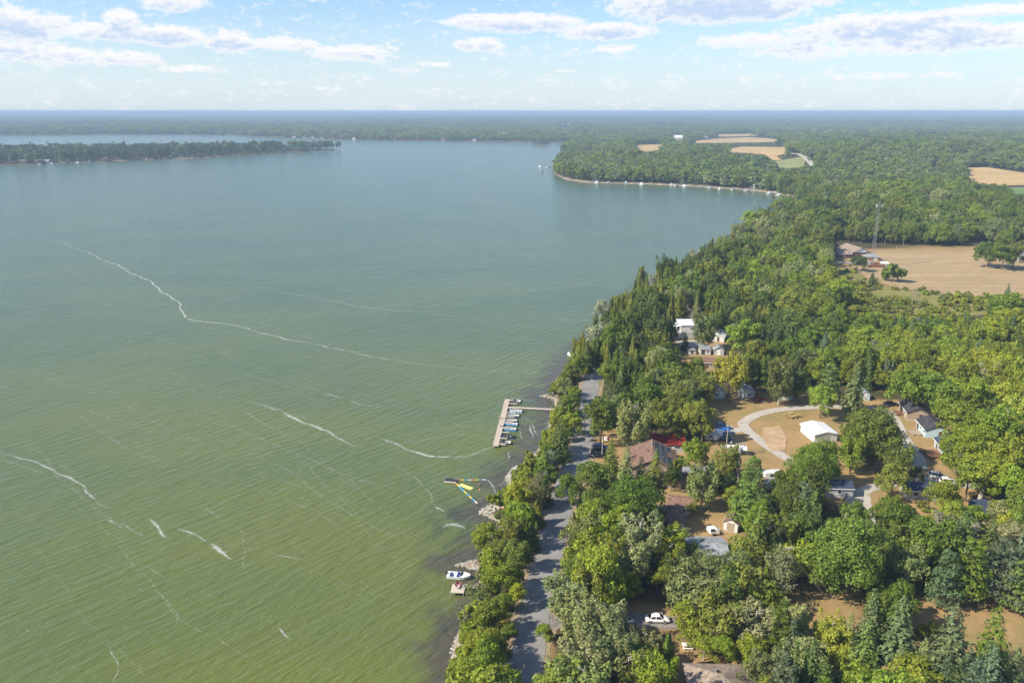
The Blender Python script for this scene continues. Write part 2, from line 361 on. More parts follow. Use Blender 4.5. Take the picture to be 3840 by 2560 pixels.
# clearings seen in the photograph: polygons of ground in photo pixels
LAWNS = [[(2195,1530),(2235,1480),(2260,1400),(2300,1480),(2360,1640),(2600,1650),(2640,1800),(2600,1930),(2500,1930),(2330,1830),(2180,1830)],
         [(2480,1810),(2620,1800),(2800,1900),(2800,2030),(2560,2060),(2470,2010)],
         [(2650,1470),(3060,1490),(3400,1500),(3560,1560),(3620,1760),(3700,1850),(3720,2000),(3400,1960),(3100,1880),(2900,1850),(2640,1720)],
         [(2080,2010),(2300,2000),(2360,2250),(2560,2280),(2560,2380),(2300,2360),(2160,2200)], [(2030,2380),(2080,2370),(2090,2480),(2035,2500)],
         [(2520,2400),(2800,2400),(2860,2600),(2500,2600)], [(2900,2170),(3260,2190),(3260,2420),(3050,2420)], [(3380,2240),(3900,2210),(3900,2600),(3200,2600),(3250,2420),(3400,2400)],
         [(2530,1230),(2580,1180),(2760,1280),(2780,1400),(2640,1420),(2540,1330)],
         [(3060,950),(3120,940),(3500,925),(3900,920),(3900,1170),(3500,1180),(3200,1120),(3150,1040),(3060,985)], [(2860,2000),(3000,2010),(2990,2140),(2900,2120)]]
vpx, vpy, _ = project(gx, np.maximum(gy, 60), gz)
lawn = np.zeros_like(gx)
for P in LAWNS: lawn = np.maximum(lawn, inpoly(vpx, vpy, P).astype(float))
near = (gy > 80) & (gy < 340) & (gx > -30) & (gx < 260)
L2 = lawn.reshape(GX.shape).copy()
for _ in range(2): L2[1:-1, 1:-1] = (L2[1:-1, 1:-1] * 2 + L2[:-2, 1:-1] + L2[2:, 1:-1] + L2[1:-1, :-2] + L2[1:-1, 2:]) / 6
lawn = L2.ravel()
sand = (1 - sstep(gsd, .5, 1.7)) * (gsd > -40) * np.where(gy > 700, 1., 1.)
sand = np.maximum(sand, (1 - sstep(gsd, 2, 7)) * (gy > 880) * (gx > 40) * (gy < 1200) * (gx < 340))
nX, nY = len(XL), len(YL)
ii = (np.arange(nY - 1)[:, None] * nX + np.arange(nX - 1)[None]).ravel()
GF = np.stack([ii, ii + 1, ii + nX + 1, ii + nX], 1)
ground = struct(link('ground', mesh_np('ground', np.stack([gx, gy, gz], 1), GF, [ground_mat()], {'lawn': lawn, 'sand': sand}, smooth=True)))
GZ = gz.reshape(GX.shape)
def gheight(x, y):
    """height of the ground mesh itself"""
    x = np.clip(np.asarray(x, float), XL[0], XL[-1] - 1); y = np.clip(np.asarray(y, float), YL[0], YL[-1] - 1)
    i = np.clip(np.searchsorted(XL, x) - 1, 0, len(XL) - 2); j = np.clip(np.searchsorted(YL, y) - 1, 0, len(YL) - 2)
    u = (x - XL[i]) / (XL[i+1] - XL[i]); v = (y - YL[j]) / (YL[j+1] - YL[j])
    return (GZ[j, i] * (1-u) + GZ[j, i+1] * u) * (1-v) + (GZ[j+1, i] * (1-u) + GZ[j+1, i+1] * u) * v
def height(x, y, sd=None): return gheight(x, y)
def ht(x, y): return float(gheight(x, y))
# lake: one sheet at z = 0; attributes say how deep it is and where weed darkens it
wx = np.concatenate([np.array([-6600., -5000, -4000, -3200]), XL[(XL > -2600) & (XL < 900)][::1]])
wx = np.unique(np.concatenate([wx[wx < -24], np.arange(-24, 62, 1.5), wx[wx >= 62]]))
wy = np.unique(np.concatenate([YL[(YL < 90)], np.arange(90, 330, 1.5), YL[(YL >= 330) & (YL < 4200)]]))
WX, WY = np.meshgrid(wx, wy); sx_, sy_ = WX.ravel(), WY.ravel(); wsd = shore_sd(sx_, sy_)
nX2, nY2 = len(wx), len(wy); ii = (np.arange(nY2 - 1)[:, None] * nX2 + np.arange(nX2 - 1)[None]).ravel()
WF = np.stack([ii, ii + 1, ii + nX2 + 1, ii + nX2], 1)
WF = WF[(wsd[WF] < 25).any(1)]
shallow = np.where(sy_ > 330, 8., np.where(sy_ > 190, 14., 10.))
depth = np.clip(-wsd / shallow, 0, 1)
weed = np.zeros_like(sx_)
for (px, py, rx, ry, s) in [(1700,1960,6,13,.75),(1660,2010,5,10,.6),(1590,2180,5,7,.3),(1640,2330,5,8,.35),(1840,1760,4,7,.4),(2020,1510,4,6,.4)]:
    a, b = at(px, py); weed = np.maximum(weed, s * np.exp(-((sx_ - a) / rx) ** 2 - ((sy_ - b) / ry) ** 2))
weed = weed * (.6 + .4 * np.sin(sx_ * .9 + 2 * np.sin(sy_ * .4)))
far_tint = .75 * sstep(sy_, 130, 520) + .25 * sstep(sy_, 450, 1100)  # bluer with distance: grazing sky reflection and haze mixed into the water colour
used = np.unique(WF); rem = np.full(len(sx_), -1); rem[used] = np.arange(len(used))
water = struct(link('lake_water', mesh_np('lake_water', np.stack([sx_[used], sy_[used], np.zeros(len(used))], 1), rem[WF], [water_mat()], {'depth': depth[used], 'weed': np.clip(weed[used], 0, 1), 'open': far_tint[used]})))

def sheet(name, poly_world, m, dz, step=None):
    """a flat piece of ground laid dz over the terrain, cut from a fine triangulated outline"""
    import bmesh
    bm = bmesh.new(); vs = [bm.verts.new((x, y, 0)) for x, y in poly_world]; f = bm.faces.new(vs)
    if f.normal.z < 0: bmesh.ops.reverse_faces(bm, faces=[f])
    bmesh.ops.triangulate(bm, faces=bm.faces[:])
    if step:
        for _ in range(6):
            es = [e for e in bm.edges if e.calc_length() > step]
            if not es: break
            bmesh.ops.subdivide_edges(bm, edges=es, cuts=1); bmesh.ops.triangulate(bm, faces=bm.faces[:])
    xs = np.array([v.co.x for v in bm.verts]); ys = np.array([v.co.y for v in bm.verts]); zs = height(xs, ys)
    for v, z in zip(bm.verts, zs): v.co.z = z + dz
    bm.normal_update()
    for f in bm.faces:
        if f.normal.z < 0: f.normal_flip()
    me = bpy.data.meshes.new(name); bm.to_mesh(me); bm.free(); me.materials.append(m)
    return struct(link(name, me))
def smooth_path(P, n=8):
    out = []
    for i in range(len(P) - 1):
        p0, p1, p2, p3 = P[max(i-1, 0)], P[i], P[i+1], P[min(i+2, len(P)-1)]
        for k in range(n):
            t = k / n; out.append(tuple(.5 * (2*p1[j] + (p2[j]-p0[j])*t + (2*p0[j]-5*p1[j]+4*p2[j]-p3[j])*t*t + (3*p1[j]-p0[j]-3*p2[j]+p3[j])*t**3) for j in (0, 1)))
    return out + [tuple(P[-1])]
def ribbon(name, path, width, m, dz, jitter=0.):
    P = smooth_path(path); V, Fq = [], []
    for i, (x, y) in enumerate(P):
        a, b = P[max(i-1, 0)], P[min(i+1, len(P)-1)]; dx, dy = b[0]-a[0], b[1]-a[1]; l = math.hypot(dx, dy) or 1; nx, ny = -dy/l, dx/l
        for k in (-1, -.33, .33, 1):
            w = width/2*k + (random.uniform(-jitter, jitter) if abs(k) == 1 else 0)
            V.append([x + nx*w, y + ny*w, 0])
    V = np.array(V); V[:, 2] = height(V[:, 0], V[:, 1]) + dz
    for i in range(len(P) - 1):
        for k in range(3): Fq.append((4*i+k+1, 4*i+k, 4*i+4+k, 4*i+5+k))
    return struct(link(name, mesh_np(name, V, np.array(Fq), [m], smooth=True)))
ASPH = mat('asphalt', (.25,.243,.24), .9, .2, .35, bump=.2, c2=(.18,.175,.175)); GRAV = mat('gravel', (.45,.415,.375), .95, .12, .8, bump=.3, c2=(.34,.30,.255))
ROAD_PX = [(1965,2560),(1981,2446),(2012,2258),(2050,2113),(2077,1998),(2107,1880),(2146,1767),(2166,1725),(2180,1668),(2188,1610),(2200,1530),(2212,1457),(2237,1400),(2256,1345),(2280,1305)]
road_w = [(-2., 20.), (0., 70.)] + [gp(*p) for p in ROAD_PX]
ribbon('road_verge', road_w, 8.4, mat('gravel_verge', (.30,.23,.15), .95, .2, 1.6), .06, .5)
ribbon('road', road_w, 6.0, ASPH, .12, .12)
LOOP_PX = [(3180,2010),(3200,1900),(3180,1830),(3080,1790),(2960,1725),(2860,1660),(2790,1600),(2800,1575),(2860,1548),(2950,1533),(3040,1527),(3120,1524),(3220,1530),(3310,1537),(3350,1565),(3395,1650),(3440,1710),(3450,1755),(3410,1790),(3340,1815),(3260,1830),(3220,1860)]
ribbon('gravel_loop_road', [gp(*p) for p in LOOP_PX], 3.4, GRAV, .08, .06)
ribbon('gravel_spur', [gp(*p) for p in [(3420,1785),(3500,1795),(3600,1812),(3700,1830)]], 4.4, GRAV, .05, .3)
ribbon('gravel_spur', [gp(*p) for p in [(2795,1612),(2760,1612),(2700,1625)]], 3.4, GRAV, .05, .2)
ribbon('gravel_spur', [gp(*p) for p in [(3220,1850),(3240,1950),(3230,2060)]], 5.2, GRAV, .06, .3)
ribbon('driveway', [gp(*p) for p in [(2060,2330),(2200,2330),(2360,2325),(2540,2335)]], 4.2, mat('asphalt_worn', (.22,.2,.19), .9, .2, 1.), .06, .3)
ribbon('driveway', [gp(*p) for p in [(2185,1700),(2215,1775),(2300,1790),(2400,1800)]], 4.0, mat('asphalt_worn', (.22,.2,.19)), .05, .3)
ribbon('driveway', [gp(*p) for p in [(3000,968),(3090,978),(3170,985),(3260,985)]], 6., GRAV, .15, .3)
sheet('sand_court', [gp(*p) for p in [(2860,1605),(2925,1597),(2950,1640),(2945,1690),(2890,1690),(2862,1650)]], mat('court_sand', (.42,.29,.175), .95, .12, .4), .13, 2.)
sheet('paved_yard', [gp(*p) for p in [(2530,1278),(2628,1274),(2640,1290),(2610,1302),(2560,1300)]], mat('concrete_yard', (.40,.36,.32), .9, .12, .6), .05, 3.)
sheet('sand_patch', [gp(*p) for p in [(1850,1888),(1884,1870),(1896,1876),(1890,1905),(1862,1906)]], mat('court_sand', (.56,.42,.29)), .06, 1.)
FIELD = mat('dry_hay_field', (.46,.33,.19), .95, .16, .06, c2=(.36,.25,.14)); FIELDG = mat('pale_green_field', (.24,.25,.09), .95, .12, .05); FIELDM = mat('green_field', (.12,.20,.05), .95, .12, .05)
def field_mat(name, a, b, c, sc):
    m, nt, bs, out = nodes_of(name); N, L = nt.nodes, nt.links; tc = N.new('ShaderNodeTexCoord')
    def nz(s, st=(1, 1, 1), d=6):
        mp = N.new('ShaderNodeMapping'); mp.inputs['Scale'].default_value = st; mp.inputs['Rotation'].default_value = (0, 0, .3); L.new(tc.outputs['Object'], mp.inputs[0]); t = N.new('ShaderNodeTexNoise'); t.inputs['Scale'].default_value = s; t.inputs['Detail'].default_value = d; t.inputs['Roughness'].default_value = .65; L.new(mp.outputs[0], t.inputs['Vector']); r = N.new('ShaderNodeMapRange'); r.inputs[1].default_value = .36; r.inputs[2].default_value = .64; L.new(t.outputs['Fac'], r.inputs[0]); return r.outputs[0]
    def mx(f, p, q):
        x = N.new('ShaderNodeMix'); x.data_type = 'RGBA'; L.new(f, x.inputs[0])
        for i, v in ((6, p), (7, q)):
            if isinstance(v, tuple): x.inputs[i].default_value = (*v, 1)
            else: L.new(v, x.inputs[i])
        return x.outputs[2]
    col_ = mx(nz(sc * 2.5), mx(nz(sc * .45), a, b), c); st = N.new('ShaderNodeMath'); st.operation = 'MULTIPLY'; st.inputs[1].default_value = .45; L.new(nz(sc * 1.4, (.12, 1.6, 1)), st.inputs[0]); col_ = mx(st.outputs[0], col_, tuple(v * 1.3 for v in a))
    L.new(col_, bs.inputs['Base Color']); bs.inputs['Roughness'].default_value = .95; bs.inputs['Specular IOR Level'].default_value = .1; return m
STUB = mat('mown_dry_grass', (.40,.285,.165), .95, .12, .09, c2=(.31,.215,.125), bump=.1)
FIELD = field_mat('dry_hay_field_rows', (.46,.325,.155), (.40,.275,.13), (.35,.24,.11), .02)
STUB = field_mat('mown_dry_grass_tracks', (.36,.265,.150), (.295,.218,.122), (.265,.19,.105), .09)
FIELDS = [([(2390,545),(2492,543),(2480,563),(2425,571),(2372,555)], FIELD), ([(2580,534),(2680,522),(2800,516),(2870,519),(2952,529),(2900,534),(2700,537),(2600,539)], FIELD),
          ([(2650,506),(2820,503),(2845,510),(2700,514)], FIELD), ([(2580,569),(2720,563),(2780,551),(2952,553),(2950,576),(2912,588),(2932,601),(2900,604),(2868,582),(2700,572)], FIELD),
          ([(2905,606),(3000,591),(3022,601),(3012,631),(2922,634)], FIELDG), ([(3608,632),(3700,629),(3900,658),(3900,694),(3700,700),(3618,667)], FIELD), ([(3782,706),(3900,704),(3900,736),(3792,732)], FIELDM),
          ([(3552,552),(3580,553),(3652,572),(3640,580)], FIELDG), ([(3255,640),(3300,634),(3300,644),(3262,648)], FIELD), ([(3490,628),(3560,622),(3570,632),(3500,638)], FIELD), ([(3180,612),(3240,606),(3250,613),(3190,620)], FIELDG), ([(2090,474),(2200,472),(2210,476),(2100,479)], FIELDG), ([(3420,500),(3560,497),(3600,502),(3440,506)], FIELDG), ([(2400,470),(2520,468),(2540,472),(2420,475)], FIELDG)]
for P, m_ in FIELDS: sheet('hay_field', [gp(*p) for p in P], m_, .8, 60.)
CHURCHF = [(3190,1004),(3240,985),(3262,950),(3290,943),(3460,940),(3600,945),(3700,938),(3960,940),(3960,1120),(3650,1114),(3367,1083),(3268,1053)]
sheet('church_field', [gp(*p) for p in CHURCHF], STUB, .25, 12.)
sheet('scrub_meadow', [gp(*p) for p in [(3130,1005),(3190,1006),(3268,1055),(3367,1085),(3650,1116),(3960,1122),(3960,1165),(3700,1180),(3480,1195),(3300,1180),(3150,1210)]], field_mat('scrub_grass', (.24,.20,.07), (.17,.17,.05), (.12,.13,.035), .12), .15, 12.)
ribbon('far_road', [gp(*p) for p in [(2952,578),(2990,580),(3015,590),(3035,607),(3052,626)]], 11., GRAV, 1.2)

# ------------------------------------------------------------------ tree shapes
def unit(v): return v / (np.linalg.norm(v, axis=-1, keepdims=True) + 1e-9)
def leaves(C, Nn, s, asp=.62, fold=.25, rg=rng):
    """a folded diamond of foliage at each centre"""
    n = len(C); r = unit(rg.normal(size=(n, 3))); t = unit(np.cross(Nn, r)); b = np.cross(Nn, t)
    s = np.broadcast_to(np.asarray(s, float), (n,))[:, None]
    V = np.stack([C - t*s, C - b*s*asp + Nn*s*fold, C + t*s, C + b*s*asp + Nn*s*fold*.4], 1).reshape(-1, 3)
    return V, np.arange(4*n).reshape(n, 4)
def lobes(n, Rr, cz, hz, lo=.42, hi=1.0, rg=rng, lr=(.17, .36)):
    d = unit(rg.normal(size=(n, 3))); d[:, 2] = np.where(d[:, 2] < -.55, -d[:, 2], d[:, 2]); k = rg.uniform(lo, hi, n)[:, None]
    c = d * k * np.array([Rr, Rr, hz]) + np.array([0, 0, cz]); c[0] = (0, 0, cz); return c, rg.uniform(lr[0], lr[1], n) * Rr
def crown_broad(seed, Rr=4.5, H=11., nl=44, nleaf=3000, size=.40, asym=.15, base=.2, ragged=.0):
    rg = np.random.default_rng(seed); cz, hz = H * (1 + base) / 2, H * (1 - base) / 2
    c, lr = lobes(nl, Rr, cz, hz, rg=rg)
    c[:, 0] += rg.normal() * asym * Rr * (c[:, 2] / H); c[:, 1] += rg.normal() * asym * Rr * (c[:, 2] / H)
    if ragged: c += rg.normal(size=c.shape) * ragged * Rr * .3
    w = lr ** 2; k = rg.choice(nl, nleaf, p=w / w.sum()); out = unit(c[k] - np.array([0, 0, cz * .8]))
    d = unit(rg.normal(size=(nleaf, 3)) + out * .75 + np.array([0, 0, .25])); rad = lr[k][:, None] * rg.uniform(.7, 1.06 + ragged * .5, (nleaf, 1))
    C = c[k] + d * rad * np.array([1, 1, .85]); Nn = unit(d + rg.normal(size=(nleaf, 3)) * .42)
    return leaves(C, Nn, size * rg.uniform(.6, 1.25, nleaf), rg=rg)
def crown_poplar(seed, Rr=3.6, H=13., nleaf=5600, size=.32):
    """shaggy upright crown: many rising plumes"""
    rg = np.random.default_rng(seed); npl = 44; a = rg.uniform(0, 6.28, npl); rr = np.sqrt(rg.uniform(0, 1, npl)) * Rr * .72; z0 = H * rg.uniform(.16, .66, npl)
    ln = rg.uniform(.2, .36, npl) * H; lean = rg.uniform(.2, .6, npl); k = rg.integers(0, npl, nleaf); t = rg.beta(1.4, 1.2, nleaf)
    ax = np.stack([np.cos(a) * lean, np.sin(a) * lean, np.ones(npl)], 1); ax = unit(ax)
    c0 = np.stack([np.cos(a) * rr, np.sin(a) * rr, z0], 1)
    d = unit(rg.normal(size=(nleaf, 3))); thick = (1.15 * np.sin(np.pi * np.clip(t * .8 + .2, 0, 1)) + .12)[:, None] * Rr * .26
    C = c0[k] + ax[k] * (ln[k] * t)[:, None] + d * thick * rg.uniform(.6, 1.05, (nleaf, 1)); C[:, 2] = np.minimum(C[:, 2], H)
    return leaves(C, unit(d + ax[k] * .4 + rg.normal(size=(nleaf, 3)) * .4), size * rg.uniform(.55, 1.2, nleaf), asp=.5, rg=rg)
def crown_spruce(seed, Rr=2.9, H=15., whorls=38, nb=14, ns=7, size=.46, power=.62, droop=.38, base=.03):
    rg = np.random.default_rng(seed); C, Nn, S = [], [], []
    for i in range(whorls):
        f = i / (whorls - 1); z = H * (base + (1 - base) * f); r = Rr * (1 - f) ** power * rg.uniform(.82, 1.1) + .12; n = max(3, int(nb * (1 - f * .7)))
        for j in range(n):
            a = 6.283 * j / n + rg.uniform(-.4, .4) + i; rl = r * rg.uniform(.72, 1.12); m = max(2, int(ns * (1 - f * .6)))
            for q in range(m):
                t = .3 + .7 * (q + rg.uniform(.2, .9)) / m; x = rl * t
                C.append((math.cos(a) * x + rg.normal() * .12, math.sin(a) * x + rg.normal() * .12, z - droop * x * (1 - .35 * t) + rg.normal() * .1))
                Nn.append((math.cos(a) * .75 + rg.normal() * .3, math.sin(a) * .75 + rg.normal() * .3, .75 + rg.normal() * .25)); S.append(size * (1.1 - .5 * f) * rg.uniform(.7, 1.2))
    C, Nn = np.array(C), unit(np.array(Nn)); top = np.array([[0, 0, H - .1 - .25 * k] for k in range(4)]); C = np.vstack([C, top]); Nn = np.vstack([Nn, unit(rg.normal(size=(4, 3)))]); S += [.2] * 4
    return leaves(C, Nn, np.array(S), asp=.5, fold=.15, rg=rg)
def crown_cedar(seed, Rr=1.9, H=11., nleaf=2600, size=.30):
    rg = np.random.default_rng(seed); nsp = 5; off = rg.normal(size=(nsp, 2)) * Rr * .38; off[0] = 0; hh = H * rg.uniform(.62, .95, nsp); hh[0] = H; k = rg.choice(nsp, nleaf, p=np.array([.4, .15, .15, .15, .15]))
    f = rg.beta(1., 1.35, nleaf); z = .03 * H + f * (hh[k] - .03 * H); r = Rr * np.where(k == 0, 1., .62) * (1 - f ** 1.5) * (.78 + .22 * np.sin(z * 2.6 + k * 2)) + .08; a = rg.uniform(0, 6.283, nleaf)
    r = r * rg.uniform(.75, 1.1, nleaf); C = np.stack([off[k, 0] + np.cos(a) * r, off[k, 1] + np.sin(a) * r, z], 1)
    Nn = unit(np.stack([np.cos(a), np.sin(a), np.full(nleaf, .45)], 1) + rg.normal(size=(nleaf, 3)) * .4)
    return leaves(C, Nn, size * rg.uniform(.6, 1.2, nleaf), asp=.55, rg=rg)
def crown_pine(seed, Rr=3.6, H=14., size=.34):
    rg = np.random.default_rng(seed); C, Nn = [], []
    for i in range(15):
        f = i / 14; z = H * (.18 + .8 * f); n = int(6 - 3 * f); r = Rr * (1 - f * .85) ** .7
        for j in range(n):
            a = rg.uniform(0, 6.283); x = r * rg.uniform(.5, 1.); pr = Rr * rg.uniform(.22, .34) * (1.1 - .5 * f); m = int(52 * (1.1 - .4 * f))
            d = unit(rg.normal(size=(m, 3))); d[:, 2] = np.abs(d[:, 2]) - .25; p = np.array([math.cos(a) * x, math.sin(a) * x, z + .12 * x]) + d * pr * np.array([1.3, 1.3, .55]); C.append(p); Nn.append(unit(d + rg.normal(size=(m, 3)) * .4 + np.array([0, 0, .4])))
    C, Nn = np.vstack(C), np.vstack(Nn); return leaves(C, Nn, size * rg.uniform(.6, 1.2, len(C)), asp=.5, rg=rg)
def crown_bush(seed, Rr=2., H=2.6, n=900, size=.26): return crown_broad(seed, Rr, H, 18, n, size, .1, -.1)
def trunk_mesh(seed, H, r, base, limbs=6, spread=.5):
    rd = random.Random(seed); m = MB(); top = Vector((rd.uniform(-.2, .2), rd.uniform(-.2, .2), H * .8)); mid = Vector((rd.uniform(-.12, .12), rd.uniform(-.12, .12), H * .4))
    m.tube((0, 0, -.4), mid, r * 1.25, r * .75, 7); m.tube(mid, top, r * .75, r * .2, 6)
    for i in range(limbs):
        a = 6.283 * i / limbs + rd.uniform(-.5, .5); z = H * (base + .08 + .5 * rd.random()); p = Vector((0, 0, z)); L_ = H * spread * rd.uniform(.55, .9) * (1.15 - z / H)
        q = p + Vector((math.cos(a) * L_, math.sin(a) * L_, L_ * rd.uniform(.5, 1.))); m.tube(p, q, r * .38, r * .1, 5)
    return m
def dead_mesh(seed, H=10., conif=False):
    rd = random.Random(seed); m = MB()
    m.tube((0, 0, -.4), (0, 0, H), .2, .04, 6)
    if conif:
        for i in range(46):
            z = H * (.18 + .8 * i / 46); a = rd.uniform(0, 6.28); L_ = (1 - z / H) * 1.9 * rd.uniform(.5, 1.) + .2; m.tube((0, 0, z), (math.cos(a) * L_, math.sin(a) * L_, z - .15 * L_), .035, .012, 4)
        return m
    def br(p, d, L_, r, k):
        q = p + d * L_; m.tube(p, q, r, r * .55, 4)
        if k == 0: return
        for _ in range(3):
            nd = (d + Vector((rd.gauss(0, .5), rd.gauss(0, .5), rd.gauss(.15, .35)))).normalized(); br(p + d * L_ * rd.uniform(.5, 1.), nd, L_ * .66, r * .55, k - 1)
    for i in range(8):
        a = rd.uniform(0, 6.28); z = H * rd.uniform(.25, .8); br(Vector((0, 0, z)), Vector((math.cos(a), math.sin(a), rd.uniform(.4, 1.2))).normalized(), H * .2, .075, 3)
    return m
# prototype = (crown mesh, trunk mesh, nominal width, nominal height)
PROTO = {}
def add_proto(kind, VF, tr, w, h, barkm=BARK):
    V, Fq = VF; PROTO.setdefault(kind, []); w = 2 * float(np.percentile(np.hypot(V[:, 0], V[:, 1]), 96)); h = float(np.percentile(V[:, 2], 99.7))
    PROTO[kind].append((mesh_np('crown', V, Fq, [FOL]), tr.mesh('trunk', barkm), w, h, V, Fq, tr))
for s in range(5): add_proto('broad', crown_broad(10 + s, 4.5, 11., 58, 4600, .31, .22, .12, .22), trunk_mesh(s, 11., .24, .2), 9.6, 11.4)
for s in range(3): add_proto('big', crown_broad(30 + s, 8., 16., 140, 17000, .33, .14, .10, .2), trunk_mesh(40 + s, 16., .42, .18, 9), 17., 16.6)
for s in range(3): add_proto('poplar', crown_poplar(50 + s), trunk_mesh(60 + s, 13., .25, .2, 6, .3), 7.8, 13.4, BARKP)
for s in range(2): add_proto('open', crown_broad(70 + s, 4.5, 11., 44, 2300, .30, .2, .15, .45), trunk_mesh(75 + s, 11.5, .26, .15, 12, .55), 10., 11.6, BARKP)
for s in range(3): add_proto('spruce', crown_spruce(80 + s), trunk_mesh(85 + s, 15., .2, .1, 0), 6.0, 15.2)
for s in range(1): add_proto('thin_spruce', crown_spruce(90 + s, 1.5, 15., 28, 7, 4, .36, .7, .5, .12), trunk_mesh(95 + s, 15., .17, .1, 0), 3.1, 15.2)
for s in range(3): add_proto('cedar', crown_cedar(100 + s), trunk_mesh(105 + s, 11., .17, .1, 0), 4.4, 11.2)
for s in range(2): add_proto('pine', crown_pine(110 + s), trunk_mesh(115 + s, 14., .24, .1, 0), 7.8, 14.4)
for s in range(2): add_proto('bush', crown_bush(120 + s), trunk_mesh(125 + s, 2.4, .07, .05, 5, .5), 4.2, 2.8)
def empty_vf(): return np.zeros((0, 3)), np.zeros((0, 4), int)
DEAD = [dead_mesh(1), dead_mesh(2, 11.), dead_mesh(3, 13., True)]
CONIF = {'spruce', 'thin_spruce', 'cedar', 'pine'}
# foliage colours (albedo) and the word a viewer would use
COLS = {'mid': ((0.148,0.214,0.031), 'mid-green'), 'bright': ((0.219,0.291,0.031), 'bright green'), 'lime': ((0.288,0.332,0.035), 'yellow-green'), 'gold': ((0.275,0.285,0.042), 'golden-green'),
        'olive': ((0.213,0.244,0.04), 'olive'), 'dark': ((0.108,0.151,0.035), 'dark green'), 'pale': ((0.277,0.302,0.116), 'pale grey-green'), 'silver': ((0.319,0.325,0.2), 'silvery'),
        'blue': ((0.133,0.183,0.09), 'blue-green'), 'sage': ((0.205,0.251,0.084), 'sage green'), 'pineg': ((0.161,0.232,0.056), 'fresh green'), 'brown': ((0.17,0.165,0.06), 'brownish')}
trees = []      # dict(kind, col, x, y, w, h, px, py, wpx, hand)
def put(px, py, wpx, kind='broad', c='mid', ratio=None):
    ratio = ratio or {'broad': 1.15, 'big': 1.0, 'poplar': 1.6, 'open': 1.15, 'bush': .7, 'cedar': 2.4, 'spruce': 2.5, 'pine': 1.7, 'thin_spruce': 4.5}[kind]
    h = 8.
    for _ in range(5):
        x, y = gp(px, py, .55 * h); s = project(x, y, 2 + .55 * h)[2]; w = wpx / s; h = ratio * w
    trees.append(dict(kind=kind, col=c, x=x, y=y, w=w, h=h, hand=True))
def conifer(ax, ay, bx, by, kind='spruce', c='blue', wr=None):
    x, y = gp(bx, by); d = ray(ax, ay); z = HC + d[2] / d[1] * y; h = z - ht(x, y); w = h * (wr or {'spruce': .46, 'cedar': .36, 'thin_spruce': .2, 'pine': .5}[kind])
    trees.append(dict(kind=kind, col=c, x=x, y=y, w=w, h=h, hand=True))
